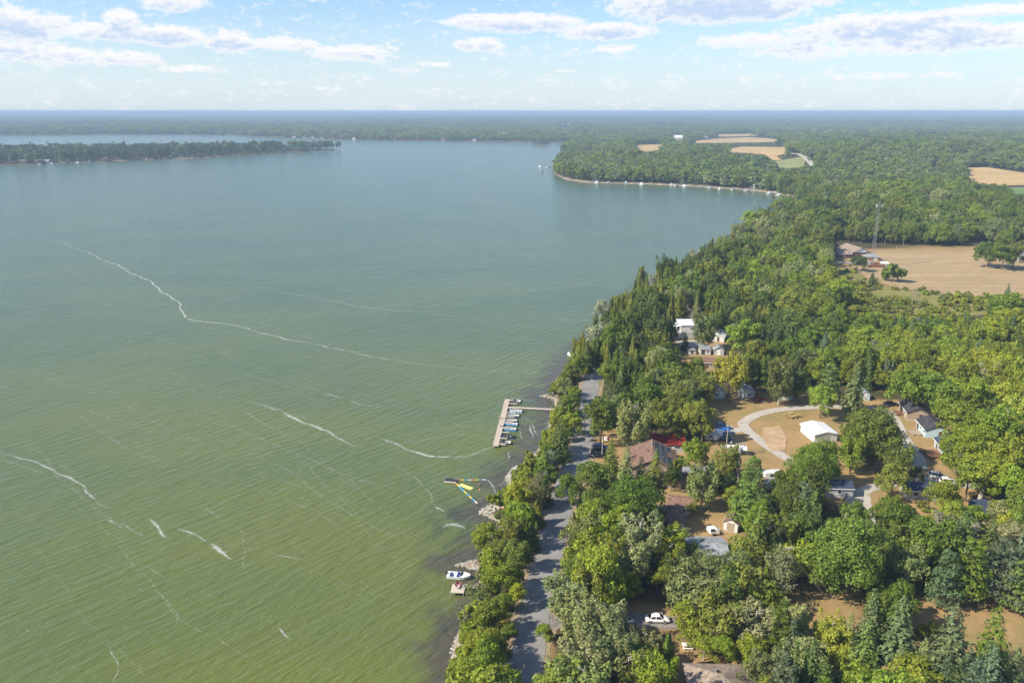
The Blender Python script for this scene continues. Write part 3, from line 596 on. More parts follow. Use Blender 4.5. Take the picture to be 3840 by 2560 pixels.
for t in [(a_, b_, w_ * (.92 if a_ < 2185 and b_ > 1300 else 1.1), *r_) for (a_, b_, w_, *r_) in [ # belt between the lake and the road, near to far
    (1814,2500,190,'broad','bright'),(1812,2405,165,'open','lime'),(1880,2440,110,'broad','mid'),(1826,2310,140,'broad','bright'),(1868,2330,100,'open','gold'),(1918,2240,105,'broad','lime'),
    (1800,2235,120,'open','sage'),(1868,2178,140,'broad','bright'),(1922,2150,120,'broad','mid'),(1846,2118,105,'broad','lime'),(1814,2015,125,'broad','bright'),(1872,2052,110,'open','olive'),
    (1936,2070,130,'broad','mid'),(1922,1990,140,'broad','olive'),(1990,2010,85,'cedar','dark',1.6),(1942,1936,140,'broad','bright'),(1958,1862,130,'broad','lime'),(2008,1850,120,'open','pale'),
    (2046,1790,115,'broad','mid'),(1962,1795,70,'bush','lime'),(2055,1730,80,'open','silver'),(2086,1722,80,'broad','dark'),(2092,1648,105,'broad','olive'),(2136,1588,92,'broad','lime'),
    (2096,1588,78,'broad','olive'),(2134,1508,80,'broad','mid'),(2116,1530,52,'open','silver'),(2120,1454,88,'open','sage'),(2152,1478,66,'broad','bright'),(2112,1424,58,'broad','mid'),
    (2172,1362,100,'broad','bright'),(2140,1398,66,'broad','olive'),(2252,1268,110,'poplar','silver',1.1),(1880,2250,90,'broad','mid'),(1840,2555,150,'broad','bright'),(1905,2370,80,'broad','mid'),
    (1955,1960,80,'broad','mid'),(2010,1920,75,'cedar','olive',1.4),(2040,1850,70,'cedar','dark',1.4),
    # around the lodge
    (2253,1566,135,'broad','mid',1.25),(2375,1590,108,'poplar','pale',1.7),(2456,1560,96,'broad','gold',1.5),(2506,1585,84,'broad','olive',1.6),(2568,1570,98,'broad','gold',1.5),(2638,1572,108,'broad','olive',1.5),
    (2613,1697,104,'broad','bright',1.15),(2138,1828,116,'broad','mid'),(2220,1806,150,'broad','mid'),(2368,1895,215,'big','mid',.95),(2288,1985,150,'broad','bright'),(2395,2030,165,'poplar','pale',1.2),
    (2517,2040,104,'poplar','lime',1.5),(2521,1792,78,'broad','dark'),(2538,1748,56,'bush','lime',1.1),(2634,1822,104,'poplar','sage',1.6),(2728,1724,88,'poplar','olive',1.4),(2731,1828,98,'broad','dark'),
    (2776,1888,100,'broad','bright'),(2444,1806,56,'bush','brown',1.),(2306,1812,52,'cedar','olive',1.6),
    # foreground wood
    (2365,2098,150,'poplar','pale',1.2),(2506,2090,96,'poplar','lime',1.5),(2466,2162,92,'broad','lime'),(2365,2200,100,'broad','bright'),(2613,2222,215,'open','sage',1.),(2717,2135,165,'open','sage'),
    (2812,2080,165,'open','olive'),(2795,2192,170,'broad','olive'),(2128,2232,185,'poplar','pale',1.15),(2176,2326,205,'poplar','pale',1.1),(2046,2366,80,'broad','bright'),(2252,2345,170,'poplar','pale',1.1),
    (2197,2492,190,'poplar','pale',1.1),(2097,2530,120,'poplar','sage',1.2),(2315,2328,120,'broad','sage'),(2298,2440,200,'poplar','sage',1.1),(2424,2420,105,'poplar','pale',1.3),(2449,2510,145,'broad','mid'),
    (2353,2520,165,'poplar','pale',1.1),(2602,2350,140,'broad','lime'),(2697,2328,170,'open','olive'),(2642,2422,90,'open','lime'),(2717,2422,110,'broad','bright'),(2831,2346,160,'poplar','pale',1.1),
    (2822,2442,120,'broad','bright'),(2852,2518,140,'open','sage'),(3131,2046,320,'big','mid',.9),(3012,2118,150,'broad','lime'),(3410,2130,150,'open','sage',1.1),(3555,2160,130,'pine','blue'),
    (3642,2137,150,'pine','mid'),(3752,2137,150,'pine','blue'),(3812,2185,120,'pine','pineg'),(3587,2008,130,'poplar','silver',1.2),(2955,2338,140,'poplar','pale',1.2),(3118,2382,130,'poplar','lime',1.2),
    (2846,2262,140,'broad','bright'),(3000,2470,165,'open','pale'),(3145,2470,105,'broad','lime'),(3065,2540,150,'poplar','sage',1.1),(2890,2515,130,'poplar','pale',1.2),(2912,2140,120,'open','pale'),
    (3242,2450,85,'bush','lime',.9),(3490,2362,90,'bush','lime',.9),(3810,2040,150,'poplar','pale',1.1),(3700,2060,120,'broad','sage'),(3480,2040,110,'broad','mid'),
    # meadow and cottages
    (3034,1722,188,'big','mid',1.0),(3284,1628,215,'big','olive',.95),(2926,1806,92,'broad','mid'),(2822,1778,108,'pine','pineg',1.3),(2802,1880,130,'pine','pineg',1.3),(2852,1940,120,'pine','bright',1.2),
    (2728,1745,80,'broad','olive'),(2736,1408,138,'broad','gold',1.2),(2928,1424,98,'poplar','sage',1.7),(3082,1498,112,'broad','bright',1.1),(2998,1448,84,'broad','dark',1.3),(3109,1430,98,'pine','pineg',1.4),
    (3391,1448,150,'broad','mid',1.2),(3514,1480,140,'broad','mid',1.2),(3560,1520,110,'broad','bright'),(3618,1588,140,'broad','bright'),(3694,1500,150,'broad','bright'),(3656,1690,205,'big','bright',1.),
    (3752,1632,180,'broad','bright'),(3752,1728,180,'broad','lime'),(3810,1556,150,'broad','lime'),(3634,1790,140,'broad','bright'),(3790,1824,160,'broad','bright'),(3362,1728,112,'open','olive',1.4),
    (3350,1806,118,'broad','olive',1.2),(3434,1778,62,'broad','dark'),(3552,1862,118,'broad','lime',1.2),(3534,1940,128,'broad','bright'),(3636,1942,100,'broad','bright'),(3330,1922,125,'broad','mid'),
    (3216,1945,120,'broad','mid'),(3408,1960,115,'broad','dark'),(3463,1892,42,'bush','olive',.9),(3744,1922,98,'open','pale'),(3772,1960,110,'broad','lime'),(3592,1985,96,'poplar','silver',1.2),(3262,1700,90,'broad','dark'),
    # by the upper houses
    (2641,1236,80,'poplar','sage',1.7),(2780,1264,118,'broad','bright',1.2),(2960,1228,92,'pine','pineg',1.5),(2845,1334,110,'broad','olive',1.2),(2690,1215,70,'broad','dark',1.4),(2620,1368,60,'broad','mid'),
    (2560,1400,80,'broad','bright'),(3350,1020,90,'bush','mid',.75),(3712,950,90,'broad','mid',1.),(3765,955,96,'broad','mid',1.),(3808,950,92,'broad','olive',1.1),(3770,905,80,'broad','mid'),(3215,985,62,'broad','dark',.9),(2584,2062,70,'open','sage'),(2655,2112,90,'open','pale'),(2560,2010,60,'open','sage'),(2600,2082,80,'open','sage'),(2650,2050,56,'open','lime'),(2500,1940,50,'broad','mid'),(2590,1905,50,'broad','olive')]]: put(*t)
for t in [(2297,1640,2290,1768,'spruce','olive'),(2350,1668,2345,1825,'spruce','sage'),(2412,1708,2402,1815,'spruce','sage'),(2463,1683,2455,1820,'spruce','olive'),(2184,1838,2188,2010,'thin_spruce','sage'),
    (2150,1920,2148,2115,'cedar','olive',.30),(2472,1905,2470,1975,'cedar','sage',.3),(3286,2070,3268,2215,'spruce','blue'),(3277,2208,3252,2430,'spruce','sage'),(3393,2234,3356,2480,'spruce','blue'),
    (3596,2262,3545,2530,'spruce','blue'),(3755,2270,3695,2550,'spruce','mid'),(3375,2465,3350,2620,'spruce','sage'),(3653,2430,3606,2630,'spruce','blue'),(3832,2425,3785,2630,'spruce','blue'),
    (3212,1358,3196,1540,'spruce','sage',.42),(2568,1245,2568,1312,'spruce','dark'),(3782,1062,3776,1112,'spruce','blue',.5),(3270,1022,3268,1075,'cedar','dark',.5),(3700,2050,3682,2205,'spruce','blue'),(3612,2045,3600,2200,'spruce','blue'),(3822,2060,3800,2230,'spruce','blue'),(3470,2390,3440,2590,'spruce','sage'),(3735,2430,3690,2660,'spruce','blue'),(3560,2440,3525,2660,'spruce','blue'),(3190,2300,3170,2480,'spruce','sage')]: conifer(*t)

# ------------------------------------------------------------------ the rest of the woods
# places seen open in the photograph: no crown may stand on or in front of them (photo pixels)
_p = ROAD_PX
OPEN = [[(x - 40*(y-418)/1800, y) for x, y in _p[:13]] + [(x + 46*(y-418)/1800, y) for x, y in _p[12::-1]],
    [(2215,1640),(2300,1625),(2440,1605),(2560,1640),(2565,1785),(2480,1800),(2320,1790),(2200,1760)], [(2478,1830),(2590,1830),(2605,2000),(2478,2005)], [(2590,1930),(2772,1915),(2772,2015),(2590,2015)],
    [(2600,2005),(2690,2005),(2690,2090),(2630,2090)], [(2340,2240),(2490,2240),(2515,2345),(2340,2345)], [(2540,2435),(2785,2440),(2790,2620),(2540,2620)],
    [(2660,1455),(3250,1462),(3400,1500),(3400,1570),(3160,1605),(3150,1690),(2960,1700),(2950,1765),(2870,1790),(2790,1730),(2690,1720),(2650,1600)], [(2680,1590),(2800,1590),(2800,1710),(2680,1710)],
    [(3360,1490),(3530,1500),(3580,1600),(3610,1810),(3400,1840),(3350,1640)], [(3105,1790),(3320,1770),(3320,1900),(3260,1960),(3190,1890),(3105,1880)], [(3405,1800),(3535,1800),(3535,1900),(3405,1900)],
    [(3590,1820),(3680,1820),(3690,1920),(3590,1900)], [(3680,1880),(3740,1880),(3740,1960),(3680,1960)], [(2950,2185),(3230,2205),(3230,2330),(3150,2400),(3060,2300)], [(3400,2250),(3600,2240),(3900,2230),(3900,2460),(3600,2400),(3420,2420)],
    [(2535,1205),(2640,1200),(2740,1290),(2760,1370),(2660,1395),(2570,1345),(2530,1300)], [(3108,905),(3300,915),(3600,925),(3640,905),(3900,915),(3900,1118),(3650,1112),(3367,1082),(3268,1052),(3190,1008),(3108,985)],
    [(2325,1520),(2326,1500),(2340,1500),(2340,1520)]] + [[(x, y - 3) for x, y in P] for P, _ in FIELDS] + \
    [[(2945,574),(3000,574),(3060,620),(3060,632),(3040,632),(2990,590)], [(2520,505),(2570,505),(2570,525),(2520,525)]]
SCRUB = [(3140,1010),(3190,1008),(3268,1052),(3367,1082),(3650,1112),(3740,1118),(3700,1170),(3500,1180),(3300,1160),(3150,1190)]
def blocked(X, Y, h):
    z0 = height(X, Y); bad = np.zeros(X.shape, bool)
    for f in (.0, .4, .8, 1.0):
        px, py, _ = project(X, Y, z0 + h * f)
        for P in OPEN: bad |= inpoly(px, py, P)
    return bad
def vnoise(x, y, s, k): return .5 + .25 * (np.sin(x / s + k) + np.sin(y / s * 1.17 + 2.1 * k + .7 * np.sin(x / s * .6)))
def scatter(x0, x1, y0, y1, sp, hmin, hmax, inset=2.5, keep=1., low=False):
    xs = np.arange(x0, x1, sp); ys = np.arange(y0, y1, sp); X, Y = np.meshgrid(xs, ys); X = X.ravel() + rng.uniform(-.45, .45, X.size) * sp; Y = Y.ravel() + rng.uniform(-.45, .45, Y.size) * sp
    ok = np.abs(X) < .68 * Y + 30; X, Y = X[ok], Y[ok]; sd = shore_sd(X, Y); ok = (sd > inset) & (rng.uniform(size=X.size) < keep); X, Y = X[ok], Y[ok]
    h = rng.uniform(hmin, hmax, X.size); bad = blocked(X, Y, h)
    if low: h = np.where(bad, h * .28, h); bad = bad & blocked(X, Y, h)
    ok = ~bad; return X[ok], Y[ok], h[ok]
ht_ = np.array([(t['x'], t['y'], t['w']) for t in trees])
bm_pool = []
for (x0, x1, y0, y1, sp, a, b) in [(-40, 260, 92, 330, 4.5, 6.5, 13.), (-40, 700, 330, 620, 6.0, 8., 15.), (0, 900, 620, 1000, 8.0, 11., 18.)]:
    X, Y, h = scatter(x0, x1, y0, y1, sp, a, b)
    d = np.sqrt((X[:, None] - ht_[None, :, 0]) ** 2 + (Y[:, None] - ht_[None, :, 1]) ** 2); ok = (d > .40 * ht_[None, :, 2] + 1.0).all(1); X, Y, h = X[ok], Y[ok], h[ok]
    if y1 <= 330:
        ok = ~(blocked(X - .2 * h, Y, h) | blocked(X + .2 * h, Y, h)); X, Y, h = X[ok], Y[ok], h[ok]
    px, py, _ = project(X, Y, height(X, Y)); cedar_zone = vnoise(X, Y, 38., 1.3); u = rng.uniform(size=X.size); tone = vnoise(X, Y, 30., 2.) + rng.normal(size=X.size) * .22; sdx = shore_sd(X, Y)
    scr = inpoly(px, py, SCRUB); z0_ = height(X, Y); front = np.zeros(X.size, bool)
    for f_ in (.5, .8, 1.): ax_, ay_, _ = project(X, Y, z0_ + h * 1.1 * f_); front |= inpoly(ax_, ay_, SCRUB)
    front &= ~scr
    for i in range(X.size):
        leftwood = (px[i] < 2900 and py[i] < 1520 and sdx[i] < 95)
        if scr[i]:
            if u[i] < .45: continue
            k, w, hh, c = 'bush', rng.uniform(3, 6), rng.uniform(2, 3.5), random.choice(['lime', 'olive', 'bright', 'gold'])
        elif Y[i] < 330 and X[i] < 25 and sdx[i] < 8: k, w, hh, c = ('broad' if u[i] < .6 else 'bush'), 5., 5.5 * (.6 + .5 * u[i]), random.choice(['bright', 'mid', 'lime', 'olive'])
        elif leftwood and u[i] < .60: k, hh = ('cedar', h[i] * .95); w = hh * .40; c = random.choice(['olive', 'olive', 'dark', 'mid', 'gold'])
        elif u[i] < (.30 if Y[i] < 330 else .12): k = random.choice(['spruce', 'pine', 'cedar']); hh = h[i] * 1.15; w = hh * .42; c = random.choice(['blue', 'mid', 'pineg', 'dark'])
        elif u[i] > .965: k, hh, w, c = 'open', h[i], h[i] * .6, random.choice(['silver', 'pale', 'sage'])
        else:
            k, hh = ('poplar' if u[i] > .74 else 'broad'), h[i] * rng.uniform(.8, 1.25); w = hh * rng.uniform(.72, .98) * (.75 if k == 'poplar' else 1.); t_ = tone[i]
            right = px[i] > 3050 and py[i] > 1040
            c = (['mid', 'bright', 'bright', 'lime', 'lime'] if right else ['dark', 'mid', 'olive', 'mid', 'bright', 'sage', 'pale'])[int(np.clip(t_ * (5 if right else 6), 0, 4 if right else 6))]
        if front[i]: k, hh, w, c = ('broad' if u[i] < .6 else 'bush'), hh * .42, w * .6, random.choice(['lime', 'gold', 'bright', 'lime', 'olive'])
        trees.append(dict(kind=k, col=c, x=X[i], y=Y[i], w=w, h=hh, hand=False))
gx2, gy2 = np.meshgrid(np.arange(150, 330, 4.2), np.arange(370, 520, 4.2)); gx2 = gx2.ravel() + rng.uniform(-1.8, 1.8, gx2.size); gy2 = gy2.ravel() + rng.uniform(-1.8, 1.8, gy2.size)
px, py, _ = project(gx2, gy2, height(gx2, gy2))
for i in np.nonzero(inpoly(px, py, SCRUB) & (vnoise(gx2, gy2, 9., .6) + rng.normal(size=gx2.size) * .2 > .42))[0]:
    hb_ = rng.uniform(1.2, 3.4); trees.append(dict(kind='bush', col=random.choice(['lime', 'olive', 'gold', 'bright', 'lime', 'sage']), x=gx2[i], y=gy2[i], w=hb_ * rng.uniform(1.3, 2.2), h=hb_, hand=False))
X, Y, h = scatter(-25, 60, 92, 320, 2.6, 1.6, 3.6, .9); sd_b = shore_sd(X, Y)
for i in np.nonzero((sd_b < 4.2) & (rng.uniform(size=X.size) < .8))[0]:
    if 1.2 < sd_b[i] or rng.uniform() < .5: trees.append(dict(kind='bush', col=random.choice(['bright', 'lime', 'mid', 'olive', 'sage']), x=X[i], y=Y[i], w=h[i] * 1.5, h=h[i] * 1.15, hand=False))
for t in trees:
    t['z'] = ht(t['x'], t['y']); t['px'], t['py'], s = project(t['x'], t['y'], t['z'] + t['h'] * .55); t['wpx'] = t['w'] * s
    t['seen'] = -80 < t['px'] < 3920 and -100 < project(t['x'], t['y'], t['z'] + t['h'])[1] < 2640
trees = [t for t in trees if t['seen']]
def rank(t): return -(t['wpx'] * (1.6 if t['hand'] else 1.))
ind_b = sorted([t for t in trees if t['kind'] not in CONIF and t['kind'] != 'bush'], key=rank)[:300]
ind_c = sorted([t for t in trees if t['kind'] in CONIF], key=rank)[:170]
ind_u = sorted([t for t in trees if t['kind'] == 'bush'], key=rank)[:70]
chosen = set(id(t) for t in ind_b + ind_c + ind_u)
rest = [t for t in trees if id(t) not in chosen]
# labels from what one sees: kind, colour, and the nearest thing one can find
MARKS = [('the brown lodge with solar panels', 2440,1700),('the long dock', 1880,1590),('the black swim raft', 1700,1800),('the white speedboat', 1720,2165),('the white garage on the meadow', 3040,1590),('the oval gravel loop', 2800,1600),
    ('the brown cottage with black roof', 3450,1540),('the pale blue cottage', 3510,1600),('the two white cars', 3540,1780),('the white two-storey house', 2580,1245),('the brick church hall', 3180,950),('the steel lattice mast', 3275,960),
    ('the small hip-roofed house', 2530,1930),('the parked white sedan', 2465,2320),('the grey-roofed house', 2620,2050),('the brown roof at the bottom edge', 2660,2520),('the dry field by the church hall', 3550,1030),('the utility pole with transformers', 2777,1700),
    ('the row of parked dark cars', 2250,1690),('the rock pile on the point', 1830,1910),('the square dock', 1710,2200),('the bare lawn at lower right', 3700,2330),('the shaded clearing at lower centre', 3080,2260),('the far bend of the shore road', 2260,1360),
    ('the wooded bluff above the lake', 2560,1080),('the grey mobile home with navy roof', 3465,1860),('the woods right of the meadow', 3720,1350),('the woods below the mast', 3000,1120),('the bottom right corner', 3800,2540),('the bottom of the shore road', 1965,2520)]
KW = {'broad': 'leafy tree', 'big': 'large spreading tree', 'poplar': 'shaggy upright tree', 'open': 'thin-crowned tree', 'spruce': 'spruce', 'thin_spruce': 'thin sparse spruce', 'cedar': 'cedar', 'pine': 'pine', 'bush': 'bush'}
def base_label(t):
    m = min(MARKS, key=lambda q: (q[1] - t['px']) ** 2 + (1.4 * (q[2] - t['py'])) ** 2); dx, dy = t['px'] - m[1], t['py'] - m[2]
    side = ('left of' if dx < 0 else 'right of') if abs(dx) > abs(dy) * 1.2 else ('behind' if dy < 0 else 'in front of')
    return f"{COLS[t['col']][1]} {KW[t['kind']]} {side} {m[0]}"
ORD = ['', 'nearest', 'second nearest', 'third nearest', 'fourth nearest', 'fifth nearest', 'sixth nearest', 'seventh nearest', 'eighth nearest', 'ninth nearest', 'tenth nearest']
bl = {}
for t in ind_b + ind_c + ind_u: bl.setdefault(base_label(t), []).append(t)
for b_, ts in bl.items():
    ts.sort(key=lambda t: t['y'])
    for i, t in enumerate(ts): t['label'] = b_ if len(ts) == 1 else b_ + ', ' + (ORD[i + 1] if i < 10 else str(i + 1) + 'th nearest')
GRP = {'broad': 'broadleaf trees around the campground', 'bush': 'bushes'}
def place_tree(t):
    nm = {'broad': 'leafy_tree', 'big': 'leafy_tree', 'poplar': 'poplar_tree', 'open': 'thin_tree', 'spruce': 'spruce_tree', 'thin_spruce': 'spruce_tree', 'cedar': 'cedar_tree', 'pine': 'pine_tree', 'bush': 'bush'}[t['kind']]
    cm, tm, w, h = random.choice(PROTO[t['kind']])[:4]; catg = 'bush' if t['kind'] == 'bush' else 'tree'
    grp = 'bushes on open ground' if catg == 'bush' else ('conifers of the shore woods' if t['kind'] in CONIF else 'broadleaf trees of the shore woods')
    e = thing(nm, t['label'], catg, (t['x'], t['y'], t['z'] - .05), random.uniform(0, 6.28), grp); q_ = rng.uniform(.88, 1.12); e.scale = (t['w'] / w * q_, t['w'] / w / q_, t['h'] / h)
    link('trunk', tm, e); c = link('crown', cm, e)
    v = rng.uniform(.78, 1.22); k = COLS[t['col']][0]; c.color = (k[0] * v * rng.uniform(.9, 1.1), k[1] * v, k[2] * v * rng.uniform(.8, 1.2), 1)
for t in ind_b + ind_c + ind_u: place_tree(t)
for i, (px, py, k, h, lab) in enumerate([(2325,1385,0,9.,'bare grey dead tree at the far bend of the shore road'),(2243,2130,2,15.,'tall dead spruce trunk beside the brown clearing'),(2206,2120,2,13.,'second dead spruce trunk nearest the shore road'),
    (1742,2365,0,7.,'bare leaning tree at the water edge below the square dock'),(2012,1890,1,9.,'white-limbed bare tree standing by the swim raft shore'),(3420,1150,0,9.,'grey bare sapling clump left of the scrub field edge'),
    (3440,1165,1,10.,'grey bare sapling clump right of the scrub field edge'),(2815,1165,2,12.,'dead spruce snag in the woods below the mast'),(2590,1255,0,13.,'bare tree behind the white two-storey house')]):
    x, y = gp(px, py); e = thing('dead_tree', lab, 'dead tree', (x, y, ht(x, y) - .05), i * 1.7, 'dead trees'); s = h / (10., 11., 13.)[k]; e.scale = (s, s, s); DEAD[k].build('trunk', TWIG, e)

# instanced woods: what is too small or too dense to count
PC = bpy.data.collections.new('woodland_shapes'); IDX = {}
def joined(name, V, Fq, tr=None, barkm=BARK):
    if tr is None: return mesh_np(name, V, Fq, [FOLI])
    tv = np.array([tuple(p) for p in tr.v]); tq = np.array([f for f in tr.f if len(f) == 4]); nV = len(V)
    return mesh_np(name, np.vstack([V, tv]), np.vstack([Fq, tq + nV]), [FOLI, barkm], mi=np.concatenate([np.zeros(len(Fq)), np.ones(len(tq))]))
def add_shape(kind, V, Fq, tr, w, h):
    V = V * np.array([1 / w, 1 / w, 1 / h]); t2 = None
    if tr is not None:
        t2 = MB(); t2.v = [(p[0] / w, p[1] / w, p[2] / h) for p in tr.v]; t2.f = tr.f
    n = sum(len(v) for v in IDX.values()); o = bpy.data.objects.new('shape_%02d' % n, joined('shape', V, Fq, t2)); PC.objects.link(o); IDX.setdefault(kind, []).append(n)
for k in ('broad', 'poplar', 'spruce', 'cedar', 'pine', 'open', 'bush'):
    for pr in PROTO[k][:3]: add_shape(k, pr[4], pr[5], pr[6], pr[2], pr[3])
for s in range(4): V, Fq = crown_broad(200 + s, 4.5, 11., 26, 520, .80, .15, .0); add_shape('far', V, Fq, None, 9.8, 11.4)
for s in range(2): V, Fq = crown_spruce(210 + s, 2.9, 15., 16, 7, 3, .85); add_shape('farc', V, Fq, None, 6., 15.2)
for s in range(3):
    rg = np.random.default_rng(300 + s); Vs, Fs, o = [], [], 0
    for q in range(16):
        V, Fq = crown_broad(400 + s * 20 + q, 4.5, 11., 10, 46, 2.1, .1, -.1); V = V + np.array([rg.uniform(-16, 16), rg.uniform(-16, 16), rg.uniform(-2, 3)]); Vs.append(V); Fs.append(Fq + o); o += len(V)
    add_shape('clump', np.vstack(Vs), np.vstack(Fs), None, 36., 14.)
def gn_woods(name, label, P, idx, sc, rot, colr):
    n = len(P); me = bpy.data.meshes.new(name); me.vertices.add(n); me.vertices.foreach_set('co', np.asarray(P, np.float32).ravel())
    a = me.attributes.new('idx', 'INT', 'POINT'); a.data.foreach_set('value', np.asarray(idx, np.int32))
    a = me.attributes.new('sc', 'FLOAT_VECTOR', 'POINT'); a.data.foreach_set('vector', np.asarray(sc, np.float32).ravel())
    rv = np.zeros((n, 3), np.float32); rv[:, 2] = rot; a = me.attributes.new('rot', 'FLOAT_VECTOR', 'POINT'); a.data.foreach_set('vector', rv.ravel())
    cc = np.ones((n, 4), np.float32); cc[:, :3] = colr; a = me.attributes.new('col', 'FLOAT_COLOR', 'POINT'); a.data.foreach_set('color', cc.ravel())
    o = link(name, me); o['kind'] = 'stuff'; o['label'] = label; o['category'] = 'woods'
    g = bpy.data.node_groups.new(name, 'GeometryNodeTree'); g.interface.new_socket('Geometry', in_out='INPUT', socket_type='NodeSocketGeometry'); g.interface.new_socket('Geometry', in_out='OUTPUT', socket_type='NodeSocketGeometry')
    N, L = g.nodes, g.links; gi, go = N.new('NodeGroupInput'), N.new('NodeGroupOutput'); ci = N.new('GeometryNodeCollectionInfo'); ci.inputs['Collection'].default_value = PC; ci.inputs['Separate Children'].default_value = True; ci.inputs['Reset Children'].default_value = True
    ip = N.new('GeometryNodeInstanceOnPoints'); ip.inputs['Pick Instance'].default_value = True; mp_ = N.new('GeometryNodeMeshToPoints'); L.new(gi.outputs[0], mp_.inputs[0]); L.new(mp_.outputs[0], ip.inputs['Points']); L.new(ci.outputs[0], ip.inputs['Instance'])
    for nm, dt, sk in (('idx', 'INT', 'Instance Index'), ('rot', 'FLOAT_VECTOR', 'Rotation'), ('sc', 'FLOAT_VECTOR', 'Scale')):
        na = N.new('GeometryNodeInputNamedAttribute'); na.data_type = dt; na.inputs['Name'].default_value = nm; src = na.outputs['Attribute']
        if sk == 'Rotation':
            er = N.new('FunctionNodeEulerToRotation'); L.new(src, er.inputs[0]); src = er.outputs[0]
        L.new(src, ip.inputs[sk])
    L.new(ip.outputs[0], go.inputs[0]); md = o.modifiers.new('woods', 'NODES'); md.node_group = g; return o
def jitcol(names, n, v=.16):
    C = np.array([COLS[c][0] for c in names]); return C * (1 + rng.normal(size=(n, 1)) * v).clip(.6, 1.5)
gn_woods('woodland', 'dense mixed woods between the campground, the church field and the lake', [(t['x'], t['y'], t['z'] - .05) for t in rest], [random.choice(IDX.get(t['kind'] if t['kind'] not in ('big', 'thin_spruce') else 'broad')) for t in rest],
    [(t['w'], t['w'], t['h']) for t in rest], rng.uniform(0, 6.28, len(rest)), jitcol([t['col'] for t in rest], len(rest)))
# beyond one kilometre
PTS, ID, SC, CO = [], [], [], []
def far_band(x0, x1, y0, y1, sp, a, b, kind, names, wr=.9, inset=2., inpen=False):
    X, Y, h = scatter(x0, x1, y0, y1, sp, a, b, inset, low=True)
    if kind == 'far': r_ = np.hypot(X, Y)
    z = height(X, Y); n = X.size; tn = (vnoise(X, Y, 90., .4) * .7 + rng.uniform(size=n) * .45); u = rng.uniform(size=n)
    for i in range(n):
        cf = kind == 'far' and u[i] < .22; PTS.append((X[i], Y[i], z[i] - .3)); ID.append(random.choice(IDX['farc' if cf else kind])); w = h[i] * (.42 if cf else wr) * rng.uniform(.85, 1.2)
        if kind == 'clump': w = sp * 1.35
        SC.append((w, w, h[i] * (1.15 if cf else 1.))); CO.append('blue' if cf else names[int(np.clip(tn[i] * len(names), 0, len(names) - 1))])
far_names = ['mid', 'mid', 'bright', 'sage', 'olive', 'bright', 'pale', 'mid']
far_band(40, 1100, 1000, 1700, 9.0, 11., 19., 'far', far_names); far_band(-1600, -300, 1350, 2150, 16., 11., 25., 'far', ['dark', 'dark', 'dark', 'mid', 'blue'], .8); far_band(-100, 2300, 1700, 3000, 14., 11., 19., 'far', far_names, 1.15)
far_band(-2500, -100, 2200, 3000, 16., 11., 19., 'far', far_names, 1.15); far_band(-2800, 3000, 3000, 4400, 24., 12., 24., 'far', far_names, 1.45); far_band(-4500, 4500, 4400, 6500, 36., 13., 24., 'clump', ['dark', 'mid', 'mid', 'sage', 'olive', 'bright']); far_band(-8000, 8000, 6500, 11000, 80., 15., 24., 'clump', ['dark', 'mid', 'mid', 'olive'])
far_band(-17000, 17000, 11000, 22000, 220., 18., 30., 'clump', ['dark', 'mid', 'mid'])
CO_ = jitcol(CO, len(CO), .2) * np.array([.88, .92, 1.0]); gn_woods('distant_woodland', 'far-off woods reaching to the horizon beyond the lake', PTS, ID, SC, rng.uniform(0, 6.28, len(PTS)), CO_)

# ------------------------------------------------------------------ buildings
PANE = mat('window_glass', (.035,.045,.06), .12, .2, 2., spec=.6); TRIM = mat('white_trim', (.78,.78,.76), .5, .04)
SH_BROWN = mat('brown_shingles', (.20,.12,.09), .9, .22, 1.3, bump=.5); SH_BLACK = mat('black_shingles', (.050,.050,.060), .9, .22, 1.3, bump=.4); SH_GREY = mat('grey_shingles', (.27,.29,.31), .9, .22, 1.3, bump=.4)
SH_TAN = mat('tan_shingles', (.28,.22,.175), .9, .22, 1.3, bump=.5); MET_RED = mat('red_metal', (.22,.025,.024), .55, .2, .8); MET_WHITE = mat('white_metal_roof', (.74,.75,.77), .4, .05, 1.); MET_GREY = mat('grey_metal', (.33,.34,.36), .4, .1, 2., metal=.3)  # red_metal is darkened, tree shade on the roof put into its colour
SID_WHITE = mat('white_siding', (.62,.62,.60), .7, .06, 1.5, stretch=(.2,.2,9)); SID_GREY = mat('grey_siding', (.42,.42,.41), .7, .06, 1.5, stretch=(.2,.2,9)); SID_BLUE = mat('pale_blue_siding', (.40,.52,.58), .7, .05, 1.5, stretch=(.2,.2,9))
SID_TAN = mat('tan_siding', (.34,.26,.19), .7, .07, 1.5, stretch=(.2,.2,9)); SID_BROWN = mat('brown_siding', (.22,.15,.10), .8, .1, 1.5); BRICK = mat('brown_brick', (.20,.10,.075), .9, .15, 3.); WOOD = mat('weathered_wood', (.36,.28,.21), .85, .18, 2.5, stretch=(1,6,1), bump=.3)
WOODR = mat('red_brown_wood', (.24,.12,.07), .8, .16, 2.5); DECK = mat('dock_boards', (.47,.39,.32), .85, .14, 2., stretch=(9,1,1), bump=.3); CONC = mat('concrete', (.42,.39,.36), .9, .12, 1.2); DARK = mat('dark_rubber', (.025,.025,.03), .7, .2); STEEL = mat('galvanised_steel', (.55,.56,.57), .35, .08, 3., metal=.6)
DOORM = mat('door_brown', (.12,.07,.055), .6, .1); BLUETARP = mat('blue_tarp', (.02,.12,.42), .5, .12, 2.); SOLAR = mat('solar_cell', (.018,.028,.06), .15, .25, 2., spec=.7); SILV = mat('panel_frame', (.55,.56,.58), .35, .05, metal=.6)
